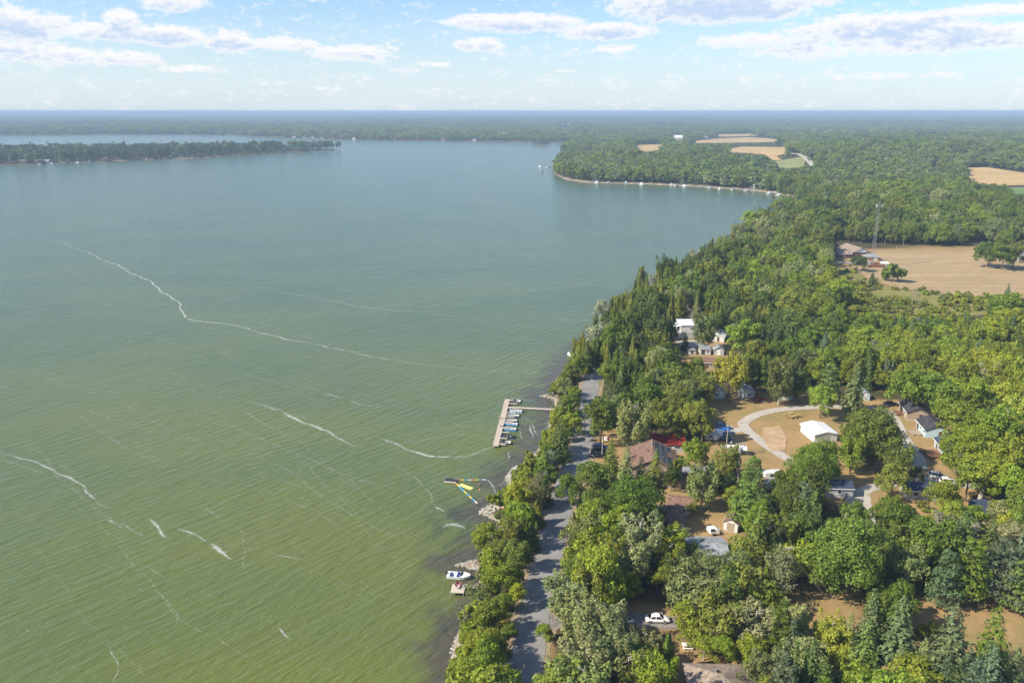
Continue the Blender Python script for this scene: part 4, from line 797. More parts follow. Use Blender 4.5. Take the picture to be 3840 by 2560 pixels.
def opening(p, nm, face, u, zc, w, h, L_, W_, frame=TRIM, fill=PANE, door=False):
    """window or door on a wall face: 'f' camera side (-y), 'b' back, 'l' -x, 'r' +x"""
    def boxon(name, mm, du, dz, ww, hh, out, t, par):
        cx, cyy, d = {'f': (u + du, -W_/2 - out, (ww, t, hh)), 'b': (u + du, W_/2 + out, (ww, t, hh)), 'l': (-L_/2 - out, u + du, (t, ww, hh)), 'r': (L_/2 + out, u + du, (t, ww, hh))}[face]
        return MB().box((cx, cyy, zc + dz), d).build(name, mm, par)
    fr = boxon('door' if door else 'window', fill if door else frame, 0, 0, w, h, .02, .07, p)
    if door:
        boxon('door_handle', STEEL, w * .36, -.05, .08, .12, .07, .06, fr); boxon('frame', frame, 0, h/2 + .06, w + .2, .12, .02, .09, fr)
    else:
        n = 2 if w > 1.1 else 1
        for k in range(n): boxon('pane', fill, (k - (n-1)/2) * w / n, 0, w / n - .12, h - .16, .045, .05, fr)
        boxon('sill', frame, 0, -h/2 - .05, w + .16, .08, .05, .12, fr)
def building(name, label, cat, x, y, rz, L_, W_, hw, hr, roof='gable', wall=SID_WHITE, rm=SH_BROWN, over=.35, wins=(), doors=(), group=None, base=.25, wall2=None, ribs=0, sink=.25):
    """ridge along local x; camera side is -y when rz = 0"""
    z = ht(x, y); p = thing(name, label, cat, (x, y, z), rz, group)
    a, b = L_/2, W_/2
    MB().box((0, 0, base/2 - sink/2 - .01), (L_ + .06, W_ + .06, base + sink)).build('foundation', CONC, p)
    w = MB()
    if roof in ('gable', 'saltbox'):
        V = [(-a,-b,base),(a,-b,base),(a,b,base),(-a,b,base),(-a,-b,hw),(a,-b,hw),(a,b,hw),(-a,b,hw),(-a,0,hw+hr),(a,0,hw+hr)]
        w.quadmesh(V, [(0,1,5,4),(2,3,7,6),(1,2,6,9,5),(3,0,4,8,7),(3,2,1,0)])
    elif roof == 'shed':
        V = [(-a,-b,base),(a,-b,base),(a,b,base),(-a,b,base),(-a,-b,hw),(a,-b,hw),(a,b,hw+hr),(-a,b,hw+hr)]
        w.quadmesh(V, [(0,1,5,4),(2,3,7,6),(1,2,6,5),(3,0,4,7),(3,2,1,0)])
    else:
        w.box((0, 0, (base + hw)/2), (L_, W_, hw - base))
    w.build('wall', wall, p)
    t = .14; o = over
    r = MB()
    if roof == 'gable':
        sl = hr / b; ze = hw - sl * o
        for s in (-1, 1):
            V = [(-a-o, s*(b+o), ze), (a+o, s*(b+o), ze), (a+o, 0, hw+hr), (-a-o, 0, hw+hr)]; V = [(q[0], q[1], q[2] + .02) for q in V] + [(q[0], q[1], q[2] + .02 + t) for q in V]
            r.quadmesh(V, [(3,2,1,0),(4,5,6,7),(0,1,5,4),(1,2,6,5),(2,3,7,6),(3,0,4,7)])
    elif roof == 'shed':
        sl = hr / (2*b); V = [(-a-o,-b-o,hw-sl*o),(a+o,-b-o,hw-sl*o),(a+o,b+o,hw+hr+sl*o),(-a-o,b+o,hw+hr+sl*o)]; V = [(q[0], q[1], q[2] + .02) for q in V] + [(q[0], q[1], q[2] + .02 + t) for q in V]
        r.quadmesh(V, [(3,2,1,0),(4,5,6,7),(0,1,5,4),(1,2,6,5),(2,3,7,6),(3,0,4,7)])
    elif roof == 'hip':
        k = max(.01, a - b); V = [(-a-o,-b-o,hw),(a+o,-b-o,hw),(a+o,b+o,hw),(-a-o,b+o,hw),(-k,0,hw+hr),(k,0,hw+hr)]; V2 = [(q[0], q[1], hw - .14) for q in V[:4]]
        r.quadmesh(V + V2, [(0,1,5,4),(1,2,5),(2,3,4,5),(3,0,4),(6,7,1,0),(7,8,2,1),(8,9,3,2),(9,6,0,3),(9,8,7,6)])
    else:
        r.box((0, 0, hw + .1), (L_ + 2*o, W_ + 2*o, .22))
    ro = r.build('roof', rm, p)
    if roof == 'gable':
        MB().box((0, 0, hw + hr + t + .03), (L_ + 2*o, .3, .06)).build('ridge_cap', rm, ro)
        for s in (-1, 1): MB().box((0, s*(b + o + .04), hw - hr/b*o - .02), (L_ + 2*o, .08, .18)).build('fascia', TRIM if wall is not SID_BROWN else wall, ro)
    if roof in ('gable', 'hip') and not ribs:
        q = b * .45; zq = hw + hr * (1 - .45)
        for xx, s in ((a * .35, 1), (-a * .4, -1)): MB().tube((xx, s * q, zq - .1), (xx, s * q, zq + .55), .07, .07, 6).build('vent_pipe', STEEL, ro)
        MB().box((-a * .05, b * .2, hw + hr * .8 + .2), (.45, .4, .3)).build('roof_vent', DARK, ro)
    if ribs:
        m = MB(); sl = hr / (2*b) if roof == 'shed' else hr / b
        for i in range(ribs):
            xx = -a - o + (i + .5) * (L_ + 2*o) / ribs
            if roof == 'shed': m.tube((xx, -b-o, hw - sl*o + t + .03), (xx, b+o, hw + hr + sl*o + t + .03), .035, .035, 4)
            else:
                for s in (-1, 1): m.tube((xx, s*(b+o), hw - sl*o + t + .03), (xx, 0, hw + hr + t + .03), .03, .03, 4)
        m.build('seam', rm, ro)['kind'] = 'stuff'
    for (f, u, zc, ww, hh) in wins: opening(p, '', f, u, zc, ww, hh, L_, W_)
    for d in doors: opening(p, '', d[0], d[1], base + 1.05, d[2] if len(d) > 2 else .95, 2.1, L_, W_, fill=d[3] if len(d) > 3 else DOORM, door=True)
    return p
RZ = R(82)
lodge = building('lodge', 'brown shingled lodge with rows of solar panels on its roof', 'lodge', 38.1, 198.6, RZ, 13., 12.2, 2.7, 2.7, 'gable', SID_TAN, SH_BROWN, .5,
    wins=[('l', -3.5, 1.7, 1.6, 1.1), ('l', 3.2, 1.7, 1.6, 1.1), ('b', -4, 1.7, 1.4, 1.1), ('b', 0, 1.7, 1.4, 1.1), ('b', 4, 1.7, 1.4, 1.1)], doors=[('b', 2, 1.0)])
def on_lodge_right(u, v, up=.2): # u along ridge, v down the lake-away slope (local -y), in metres
    b = 6.1; L_ = math.hypot(b, 2.7); return Vector((u, -v * b / L_, 5.4 - v * 2.7 / L_ + .16 + up))
def flat_piece(f, u0, u1, v0, v1, up, t, name, m, par):
    P = [f(u0, v0, up), f(u1, v0, up), f(u1, v1, up), f(u0, v1, up)]; n = (P[1] - P[0]).cross(P[3] - P[0]).normalized(); n = n if n.z > 0 else -n
    return MB().quadmesh(P + [q + n * t for q in P], [(3,2,1,0),(4,5,6,7),(0,1,5,4),(1,2,6,5),(2,3,7,6),(3,0,4,7)]).build(name, m, par)
roof_l = [c for c in lodge.children if c.name.startswith('roof')][0]
for cidx in range(3):
    for r_ in range(11):
        if cidx == 2 and 3 <= r_ <= 5: continue
        u0 = 5.6 - r_ * 1.04; v0 = .5 + cidx * 1.72
        fp = flat_piece(on_lodge_right, u0 - .98, u0, v0, v0 + 1.64, .06, .05, 'solar_panel', SILV, lodge); flat_piece(on_lodge_right, u0 - .93, u0 - .05, v0 + .06, v0 + 1.58, .115, .012, 'cell', SOLAR, fp)
mt = MB(); mt.tube((-6.2, 1.4, 4.6), (-6.2, 1.4, 6.6), .06, .06, 6)
MB().box((3.2, .4, 5.6), (.5, .5, .9)).build('vent', STEEL, lodge); MB().tube((1., 2.5, 4.2), (1., 2.5, 5.2), .09, .09, 8).build('flue', STEEL, lodge)
dish = MB().tube((5.2, -5.4, 3.2), (5.2, -5.5, 4.0), .04, .04, 6); dish.loft([[(5.2 + .34 * k * math.cos(t), -5.6 - .12 * k * k, 4.1 + .34 * k * math.sin(t)) for t in np.linspace(0, 6.28, 12, False)] for k in (.1, .6, 1.)]); dish.build('satellite_dish', TRIM, lodge)
building('lodge_porch', 'low brown shed-roofed porch at the near end of the lodge', 'porch', 39.6, 189.0, R(-8), 8.5, 4.6, 1.9, .9, 'shed', WOOD, SH_TAN, .25, wins=[('f', -2, 1.2, 1.2, .8)], doors=[('f', 2.2)])
building('red_roof_annex', 'long annex with red metal roof behind the lodge', 'annex', 44.6, 211.6, R(-4), 9.6, 5.2, 2.3, .9, 'shed', SID_GREY, MET_RED, .35, wins=[('f', 2.5, 1.5, 1.3, .9)], doors=[('f', -1.)], ribs=22)
building('small_red_roof_shed', 'small white shed with red gable roof by the lodge', 'shed', 38.6, 216.6, R(75), 4.2, 3.4, 2.4, 1.0, 'gable', SID_WHITE, MET_RED, .25, doors=[('l', 0.)], ribs=9)
building('ribbed_metal_shed', 'low shed with ribbed grey metal roof right of lodge', 'shed', 47.9, 193.0, R(-3), 5.6, 3.2, 2.1, .7, 'gable', SID_BROWN, MET_GREY, .25, doors=[('f', 0.)], ribs=26)
building('hip_roofed_house', 'small white house with brown hip roof in the yard', 'house', 37.4, 168.2, R(84), 7.4, 5.2, 2.6, 1.7, 'hip', SID_WHITE, SH_BROWN, .4, wins=[('l', -1.4, 1.6, 1.0, 1.0), ('l', .2, 1.6, .6, 1.0)], doors=[('l', 1.5)])
building('hip_roofed_house_wing', 'brown gabled rear wing behind the small hip-roofed house', 'house', 40.6, 174.4, R(-14), 5.2, 4.6, 2.5, 1.3, 'gable', SID_WHITE, SH_BROWN, .35, wins=[('f', 1., 1.5, .9, .9)])
building('white_shed', 'white shed with brown roof and pale doors in the yard', 'shed', 51.3, 166.3, R(62), 4., 3.2, 2.2, .9, 'gable', SID_WHITE, SH_BROWN, .2, doors=[('l', 0., 1.7, SID_TAN)])
building('grey_roofed_house', 'large low house with pale grey roof among the trees', 'house', 41.4, 152.6, R(-3), 8.6, 9.6, 2.6, 1.5, 'gable', SID_WHITE, SH_GREY, .5, wins=[('f', -2.6, 1.6, 1.4, 1.), ('f', .6, 1.6, 1.2, 1.)], doors=[('f', 2.8)])
building('white_cabin', 'white cabin mostly hidden by trees beside the grey-roofed house', 'cabin', 52.3, 148.6, R(80), 5., 3.6, 2.4, .9, 'gable', SID_WHITE, SH_GREY, .25, doors=[('l', 0.)])
building('tan_roofed_house', 'house with tan hip roof at the bottom edge', 'house', 34.2, 110.2, R(-2), 9.6, 9.2, 2.7, 2.0, 'hip', SID_TAN, SH_TAN, .5, wins=[('r', 0., 1.6, 1.4, 1.)], doors=[('b', -2.)])
def face_px(name, label, cat, px, py, rz, L_, W_, *a, **k):
    """near wall base centre stands on the photo pixel"""
    x, y = gp(px, py); n = Vector((math.sin(rz), -math.cos(rz), 0)) if abs(rz) < 1 else None
    gap = W_/2 if abs(rz) < R(45) else L_/2
    return building(name, label, cat, x, y + gap, rz, L_, W_, *a, **k)
face_px('cottage', 'white cottage at the left edge of the meadow', 'cottage', 2697, 1496, R(90), 4.6, 3.9, 2.4, 1., 'gable', SID_WHITE, SH_GREY, .25, doors=[('l', -.6, .9, TRIM)], wins=[('l', .9, 1.5, .9, .9)], group='meadow cottages')
face_px('cottage', 'grey cottage with white shutters facing the meadow', 'cottage', 2801, 1495, R(90), 5., 5., 2.5, 1.2, 'gable', SID_GREY, SH_GREY, .3, doors=[('l', 1.5, .9, TRIM)], wins=[('l', -.6, 1.5, 1.5, 1.)], group='meadow cottages')
face_px('cottage', 'dim cottage with porch right of the tall meadow poplar', 'cottage', 2950, 1500, R(90), 5., 4.4, 2.4, 1.1, 'gable', SID_GREY, SH_BLACK, .5, doors=[('l', .9, .9, TRIM)], wins=[('l', -.9, 1.5, .9, .9)], group='meadow cottages')
face_px('garden_shed', 'pale blue shed beside the tall spruce at the meadow edge', 'shed', 3246, 1502, R(80), 3.4, 3., 2.2, .9, 'gable', SID_BLUE, SH_GREY, .2, doors=[('l', 0., 1.2, SID_WHITE)])
building('garage', 'open garage with bright white metal gable roof on the meadow', 'garage', 91.4, 220.6, R(97), 8.6, 7.0, 2.5, .75, 'gable', SID_WHITE, MET_WHITE, .3, doors=[('l', 0., 2.4, SID_GREY)], ribs=16)
building('tan_cottage', 'tan cottage with black shingle roof right of the loop', 'cottage', 128.1, 237.9, R(79), 9.6, 6.2, 2.7, 1.4, 'gable', SID_TAN, SH_BLACK, .4, doors=[('l', -.8)], wins=[('b', 3.0, 1.7, 1.4, 1.2), ('b', .6, 1.7, 1.4, 1.2), ('b', -2.4, 1.7, 1.4, 1.2)])
building('pale_blue_cottage', 'pale blue cottage with dark roof between the tan and navy-roofed ones', 'cottage', 126.2, 222.5, R(81), 8.2, 6.4, 2.7, 1.4, 'gable', SID_BLUE, SH_BLACK, .4, doors=[('l', -.9), ('b', 2.8, 1.5, PANE)], wins=[('b', .3, 1.7, 1.3, 1.1), ('b', -2.8, 1.7, 1.3, 1.1)])
SH_NAVY = mat('navy_shingles', (.045,.060,.105), .85, .2, 5., bump=.4)
building('navy_cottage', 'navy-roofed cottage with front deck below the pale blue cottage', 'cottage', 124.2, 208.6, R(79), 7., 6.2, 2.6, 1.2, 'gable', SID_BLUE, SH_NAVY, .4, doors=[('b', 1.4)], wins=[('b', -1.6, 1.6, 1.2, 1.1)])
building('mobile_home', 'grey mobile home with navy roof left of the gravel spur', 'mobile home', 80.6, 183.4, R(-4), 9.6, 4.8, 2.7, .9, 'gable', SID_GREY, SH_NAVY, .25, wins=[('f', 1.4, 1.7, .9, 1.), ('f', -2.4, 1.7, 1.2, 1.)], group='mobile homes')
building('mobile_home', 'grey mobile home with navy roof below the two white cars', 'mobile home', 103.6, 182.0, R(-6), 9.8, 4.8, 2.7, .9, 'gable', SID_GREY, SH_NAVY, .25, wins=[('f', -2.9, 1.7, 1., 1.), ('f', .6, 1.7, 1., 1.), ('f', 3.0, 1.7, 1., 1.)], group='mobile homes')
building('flat_dark_cabin', 'dark flat-roofed cabin under trees right of the bare trunk', 'cabin', 113.0, 171.4, R(10), 4.4, 6.2, 2.5, .4, 'shed', SID_BROWN, SH_NAVY, .3, doors=[('f', 0.)])
# upper houses
wh = building('two_storey_house', 'white two-storey house with balcony wing above the shore', 'house', 76.6, 330.2, R(2), 10.2, 8., 6.0, .5, 'shed', SID_WHITE, MET_WHITE, .3, wins=[('f', -.3, 4.6, 1.7, 1.0), ('f', -2.0, 1.7, 1.5, 1.2), ('f', 2.6, 1.7, 1.3, 1.1)], doors=[('f', 4.2)])
MB().box((0, -4.06, 1.6), (10.26, .12, 2.8)).build('lower_cladding', SID_GREY, wh); MB().box((-6.6, -.6, 5.5), (3.2, 5.6, .2)).build('balcony_roof', MET_WHITE, wh); MB().box((-6.6, -.6, 2.75), (3., 5.4, .2)).build('balcony_floor', TRIM, wh)
MB().box((-6.6, -.6, 1.3), (2.8, 5.2, 2.7)).build('balcony_room', SID_WHITE, wh)
for (a_, b_) in ((-8, -3.1), (-5.3, -3.1), (-8, 1.9)): MB().box((a_, b_, 4.1), (.16, .16, 2.6)).build('balcony_post', TRIM, wh)
rl = MB(); rl.box((-6.6, -3.15, 3.7), (2.9, .06, .08)); rl.box((-8.05, -.6, 3.7), (.06, 5.1, .08))
for k in range(10): rl.box((-7.95 + k * .3, -3.15, 3.3), (.04, .04, .8))
rl.build('balcony_railing', TRIM, wh)
building('low_white_annex', 'low pale-roofed building right of the two-storey house', 'annex', 88.0, 325.5, R(70), 9., 5., 2.4, .8, 'gable', SID_WHITE, MET_WHITE, .3, doors=[('l', 0.)])
face_px('shed', 'small dark-roofed shed left of the three yard sheds', 'shed', 2594, 1330, R(4), 3.0, 2.6, 2., .7, 'hip', SID_WHITE, SH_GREY, .2, doors=[('f', 0., .8)])
face_px('shed', 'pale shed with grey roof and open porch, middle of three', 'shed', 2645, 1331, R(-4), 4.2, 3.4, 2.3, .9, 'shed', SID_WHITE, MET_GREY, .3, doors=[('f', -.8, 1.4, PANE)], wins=[('f', 1., 1.3, .9, .9)])
face_px('shed', 'grey gabled shed with white double doors, right of three', 'shed', 2698, 1334, R(84), 4.2, 3.7, 2.5, 1.1, 'gable', SID_GREY, SH_GREY, .25, doors=[('l', .2, 1.4, TRIM)])
face_px('brown_cabin', 'tan cabin with brown roof below the yard sheds', 'cabin', 2660, 1382, R(-8), 4.6, 5., 2.4, 1., 'gable', SID_TAN, SH_BROWN, .3, doors=[('f', -.6)], wins=[('f', 1.1, 1.5, .8, .8)])
# church hall on the dry field
ch = building('church_hall', 'brown brick church hall with white gable on the dry field', 'hall', 229.2, 530.5, R(96), 20., 12.4, 3.9, 2.9, 'gable', BRICK, SH_TAN, .6, wins=[('b', 2, 2., 1.4, 1.4), ('b', -5, 2., 1.4, 1.4)], sink=.8, doors=[('l', 3.4, 1.)])
MB().quadmesh([(-10.04, -6.2, 3.95), (-10.04, 6.2, 3.95), (-10.04, 0, 6.8), (-10.12, -6.2, 3.95), (-10.12, 6.2, 3.95), (-10.12, 0, 6.8)], [(0, 1, 2), (5, 4, 3), (0, 3, 4, 1), (1, 4, 5, 2), (2, 5, 3, 0)]).build('gable_cladding', TRIM, ch)
MB().box((6, -2.5, 6.9), (1., .8, 1.8)).build('chimney', BRICK, ch)
cw = building('church_wing', 'brick wing with striped metal roof at the church hall left', 'hall', 218.6, 523.6, R(4), 9., 9., 3.2, 2.2, 'gable', BRICK, SH_TAN, .5, ribs=16, doors=[('l', 0., 1.6, TRIM)], wins=[('f', 0., 1.8, 1.2, 1.2)], sink=.8)
MB().quadmesh([(-4.54, -4.5, 3.25), (-4.54, 4.5, 3.25), (-4.54, 0, 5.4), (-4.62, -4.5, 3.25), (-4.62, 4.5, 3.25), (-4.62, 0, 5.4)], [(0, 2, 1), (5, 3, 4), (0, 1, 4, 3), (1, 2, 5, 4), (2, 0, 3, 5)]).build('gable_cladding', TRIM, cw)
building('church_garage', 'low hip-roofed garage in front of the church hall', 'garage', 233.5, 513.0, R(-10), 9.5, 7., 2.6, 1.7, 'hip', BRICK, SH_GREY, .4, doors=[('f', 2., 2.4, SID_GREY)], sink=.8)
face_px('white_hut', 'tiny white-roofed hut in the field right of the mast', 'hut', 3318, 1000, R(-10), 4.4, 3.2, 2., .7, 'gable', SID_GREY, MET_WHITE, .2, sink=.6, doors=[('f', 0., .8)])

# far cottages, barns, houses: small but each a thing with its parts
def far_house(px, py, w, d, h, wall, rm, label, name='cottage', cat='cottage', group=None, dz=0.):
    x, y = gp(px, py); z = ht(x, y); rz = random.uniform(-.4, .4); p = thing(name, label, cat, (x, y, z - .3), rz, group); a, b = w/2, d/2; hr = w * .24
    MB().quadmesh([(-a,-b,0),(a,-b,0),(a,b,0),(-a,b,0),(-a,-b,h),(a,-b,h),(a,b,h),(-a,b,h),(-a,0,h+hr),(a,0,h+hr)], [(0,1,5,4),(2,3,7,6),(1,2,6,9,5),(3,0,4,8,7)]).build('wall', wall, p)
    r = MB()
    for s in (-1, 1):
        V = [(-a-.5, s*(b+.5), h-.25), (a+.5, s*(b+.5), h-.25), (a+.5, 0, h+hr), (-a-.5, 0, h+hr)]; r.quadmesh([(q[0], q[1], q[2] + .05) for q in V] + [(q[0], q[1], q[2] + .3) for q in V], [(3,2,1,0),(4,5,6,7),(0,1,5,4),(1,2,6,5),(2,3,7,6),(3,0,4,7)])
    r.build('roof', rm, p)
    for k in (-1, 1): MB().box((k * w * .25, -b - .04, h * .55), (w * .2, .1, h * .35)).build('window', PANE, p)
for i, (px, py, w, wl, rm) in enumerate([(45,606,11,SID_WHITE,SH_GREY),(95,612,13,SID_TAN,SH_BROWN),(130,600,12,SID_WHITE,MET_WHITE),(150,612,13,SID_TAN,SH_BROWN),(180,611,10,SID_TAN,SH_GREY),(340,595,9,SID_WHITE,SH_GREY),(390,604,12,SID_TAN,SH_BROWN),
    (595,583,9,SID_WHITE,MET_WHITE),(645,584,10,SID_WHITE,SH_GREY),(750,578,10,MET_WHITE,SH_GREY),(880,576,10,SID_TAN,SH_BROWN),(915,573,9,SID_WHITE,SH_GREY),(1052,566,11,SID_WHITE,MET_WHITE)][::-1]):
    far_house(px, py, w, w * .75, 4., wl, rm, f'small cottage under trees on the left peninsula, {["nearest its tip","second from its tip","third from its tip","fourth from its tip","fifth from its tip","sixth from its tip","seventh from its tip","eighth from its tip","fifth from the left","fourth from the left","third from the left","second from the left","farthest left"][i]}', group='peninsula cottages')
for i, (px, py, w, wl, rm) in enumerate([(1105,515,12,SID_WHITE,SH_GREY),(1140,516,13,SID_WHITE,SH_GREY),(1175,517,12,SID_WHITE,SH_BROWN),(1210,519,11,SID_WHITE,SH_GREY),(1255,520,13,SID_TAN,SH_GREY),(1330,523,13,SID_WHITE,SH_GREY),(1480,524,12,SID_WHITE,SH_GREY),(1560,525,12,SID_TAN,SH_BROWN),(1660,526,11,SID_WHITE,SH_GREY),(1780,528,11,SID_WHITE,SH_GREY)]):
    far_house(px, py, w, w * .7, 4.5, wl, rm, f'tiny pale house on the far shore, {["first","second","third","fourth","fifth","sixth","seventh","eighth","ninth","tenth"][i]} from the left', 'far_shore_house', 'house', 'far shore houses')
for i, (px, py, w, wl, rm, lab) in enumerate([(2235,676,11,SID_WHITE,SH_GREY,'pale cottage by the beach on the far point, leftmost'),(2258,676,9,SID_GREY,SH_GREY,'grey cottage second from left on the far point'),(2328,674,5,SID_WHITE,MET_WHITE,'narrow white cabin with pointed roof on the far point'),
    (2585,684,13,SID_WHITE,SH_GREY,'white gabled cottage right of middle on the far point'),(2162,648,8,SID_WHITE,SH_GREY,'small cottage high in the trees of the far point'),(2840,704,17,SID_WHITE,MET_WHITE,'long white house at the bay beach under big trees'),
    (2540,524,30,SID_WHITE,MET_WHITE,'large pale barn beside the far hay fields'),(2690,492,26,SID_WHITE,MET_WHITE,'long white farm building beyond the far hay fields'),(3052,494,20,SID_WHITE,MET_WHITE,'tiny white house in the woods near the horizon, right'),(3300,622,20,SID_WHITE,MET_WHITE,'white bungalow on the wooded hillside at right'),
    (3118,628,8,SID_WHITE,SH_BROWN,'small white tower-like house on the wooded hillside'),(3760,855,11,SID_WHITE,MET_WHITE,'white house half hidden behind the right field oaks'),(2130,475,24,SID_WHITE,MET_WHITE,'tiny white house in the far woods above the islet'),(2640,525,22,SID_GREY,SH_GREY,'grey farmhouse right of the pale barn'),(3325,678,12,SID_GREY,SH_GREY,'grey roof in the woods right of the bay'),(3828,975,9,SID_GREY,SH_GREY,'grey shed at the right edge of the dry field')]):
    far_house(px, py, w, w * .7, 4. if w < 20 else 7., wl, rm, lab, 'barn' if 'barn' in lab else 'house', 'barn' if 'barn' in lab else 'house')

# ------------------------------------------------------------------ mast, poles, wires
x, y = gp(3269, 1000); z = ht(x, y); d_ = ray(3305, 763); Hm = HC + d_[2] / d_[1] * y - z - 1.
mast = thing('lattice_mast', 'tall steel lattice mast with white antennas by the church hall', 'mast', (x, y, z + .2)); rr_ = .95; MASTM = mat('mast_steel', (.30,.31,.32), .5, .1, metal=.4)
cor = [(rr_ * math.cos(a), rr_ * math.sin(a)) for a in (0.5, 0.5 + 2.094, 0.5 + 4.189)]
for c_ in cor: MB().tube((c_[0], c_[1], -.6), (c_[0] * .8, c_[1] * .8, Hm), .10, .08, 6).build('leg', MASTM, mast)
bracing = MB(); nseg = 22
for i in range(nseg):
    z0, z1 = Hm * i / nseg, Hm * (i + 1) / nseg; k0, k1 = 1 - .2 * i / nseg, 1 - .2 * (i + 1) / nseg
    for a in range(3):
        p, q = cor[a], cor[(a + 1) % 3]; bracing.tube((p[0]*k0, p[1]*k0, z0), (q[0]*k1, q[1]*k1, z1), .03, .03, 4); bracing.tube((p[0]*k1, p[1]*k1, z1), (q[0]*k1, q[1]*k1, z1), .03, .03, 4)
bracing.build('bracing', MASTM, mast)
for s in (-1, 1):
    for k in range(2): MB().box((s * 1.5 + k * .3 * s, -.3 + .5 * k, Hm - .6), (.42, .3, 2.1)).build('antenna', SID_GREY, mast)
MB().box((0, 0, Hm - 1.2), (3.4, .2, .2)).build('antenna_bracket', STEEL, mast); MB().tube((0, 0, Hm), (0, 0, Hm + 2.), .04, .02, 5).build('lightning_rod', STEEL, mast)
enc = thing('fenced_enclosure', 'square red-brown board fence around the foot of the mast', 'fence', (x + .5, y, z))
for (a, b, c, d) in [(0, -4.2, 11, .2), (0, 4.2, 11, .2), (-5.5, 0, .2, 8.2), (5.5, 0, .2, 8.2)]: MB().box((a, b, .9), (c, d, 2.4)).build('fence_panel', WOODR, enc)
eqp = thing('equipment_cabinet', 'white equipment cabinet inside the mast enclosure', 'cabinet', (x - 3., y - 1., z)); MB().box((0, 0, 1.3), (2.4, 2., 3.0)).build('cabinet_body', TRIM, eqp); MB().box((0, 0, 2.9), (2.7, 2.3, .2)).build('cabinet_roof', MET_GREY, eqp); MB().box((0, -1.03, 1.2), (1., .08, 2.)).build('door', SID_GREY, eqp)
POLEM = mat('pole_wood', (.36,.31,.26), .9, .15, 2.)
def utility_pole(px, py, h, label, arm=0., transformer=0, lamp=False, rz=0., group='utility poles'):
    x, y = gp(px, py, h); z = ht(x, y); p = thing('utility_pole', label, 'utility pole', (x, y, z), rz, group); MB().tube((0, 0, -.8), (0, 0, h), .17, .12, 8).build('post', POLEM, p)
    if arm:
        MB().box((0, 0, h - .35), (arm, .14, .16)).build('crossarm', POLEM, p)
        for k in (-1, -.4, .4, 1): MB().tube((k * arm * .46, 0, h - .28), (k * arm * .46, 0, h + .02), .06, .05, 6).build('insulator', TRIM, p)
    for k in range(transformer): MB().tube((.42 * math.cos(k * 2.1), .42 * math.sin(k * 2.1) - .1, h - 2.4), (.42 * math.cos(k * 2.1), .42 * math.sin(k * 2.1) - .1, h - 1.4), .24, .24, 10).build('transformer', STEEL, p)
    if lamp: MB().tube((0, 0, h - .8), (.9, 0, h - .5), .04, .04, 5).build('lamp_arm', STEEL, p); MB().box((1., 0, h - .52), (.5, .22, .14)).build('lamp_head', TRIM, p)
    return Vector((x, y, z + h))
A_ = utility_pole(2779, 1661, 11., 'utility pole with crossarm and grey transformers above white tents', 2.6, 3, rz=.1)
B_ = utility_pole(2731, 1592, 10., 'slim utility pole with lamp by the parked blue truck', 1.2, 0, True); C_ = utility_pole(2962, 2050, 10., 'dark utility pole in the small bare clearing by the big tree', 1.6)
utility_pole(2743, 1655, 8., 'thin grey pole between the two white tents', .6); utility_pole(2661, 1410, 9., 'white-topped pole left of the golden meadow tree', .8); utility_pole(2751, 1213, 11., 'crossarm pole in the woods right of the two-storey house', 2.2)
utility_pole(2838, 983, 10., 'far crossarm pole on the wooded bluff', 2.6); utility_pole(3364, 922, 7., 'short pole standing alone on the dry field', 0); utility_pole(3259, 952, 9., 'pole between church garage and mast enclosure', 0)
WIRE = mat('wire', (.30,.28,.25), .6, .05, metal=.3)
def wire(p, q, sag, label):
    P = [p.lerp(q, t) - Vector((0, 0, sag * 4 * t * (1 - t))) for t in np.linspace(0, 1, 13)]; o = MB().path(P, .012, 4).build('power_line', WIRE); tag(o, label, 'wire', 'power lines')
for k, (s_, w_) in enumerate(((-1.1, 'left'), (1.1, 'right'))):
    wire(A_ + Vector((s_, 0, -.1)), B_ + Vector((s_ * .5, 0, -.15)), .5, f'{w_} wire from the transformer pole to the slim lamp pole'); wire(A_ + Vector((s_, 0, -.1)), C_ + Vector((s_ * .6, 0, -.15)), 1.1, f'{w_} wire from the transformer pole to the clearing pole')
    wire(C_ + Vector((s_ * .6, 0, -.15)), C_ + Vector((s_ * .6 + 9, -58, -.6)), 1.4, f'{w_} wire running from the clearing pole towards the bottom edge')
# flagpole
x, y = gp(2257, 1717); fp = thing('flagpole', 'white flagpole flying a red and white maple leaf flag', 'flagpole', (x, y, ht(x, y)))
MB().tube((0, 0, -.4), (0, 0, 6.6), .07, .045, 8).build('pole', TRIM, fp); RED = mat('flag_red', (.62,.02,.03), .7, .05); MB().tube((0, 0, 6.6), (0, 0, 6.75), .08, .02, 6).build('finial', STEEL, fp)
def flagpart(u0, u1, m, nm, par, off=0.):
    mb = MB(); n = 6; V = []
    for i in range(n + 1):
        u = u0 + (u1 - u0) * i / n; V += [(.06 + u, .12 * math.sin(u * 4) + off, 5.45 - u * .1), (.06 + u, .12 * math.sin(u * 4) + off, 6.5 - u * .1)]
    mb.quadmesh(V, [(2*i, 2*i + 2, 2*i + 3, 2*i + 1) for i in range(n)]); return mb.build(nm, m, par)
fl = flagpart(0, 1.9, mat('flag_white', (.8,.8,.8), .7, .03), 'flag', fp); flagpart(0, .48, RED, 'red_band', fl, -.012); flagpart(1.42, 1.9, RED, 'red_band', fl, -.012)
leafp = [(0,-.36),(.03,-.36),(.03,-.2),(.3,-.24),(.24,-.12),(.42,.04),(.34,.08),(.36,.24),(.2,.2),(.1,.12),(.14,.36),(.07,.32),(0,.46)]; leafp = leafp + [(-a, b) for a, b in leafp[::-1][1:-1]]
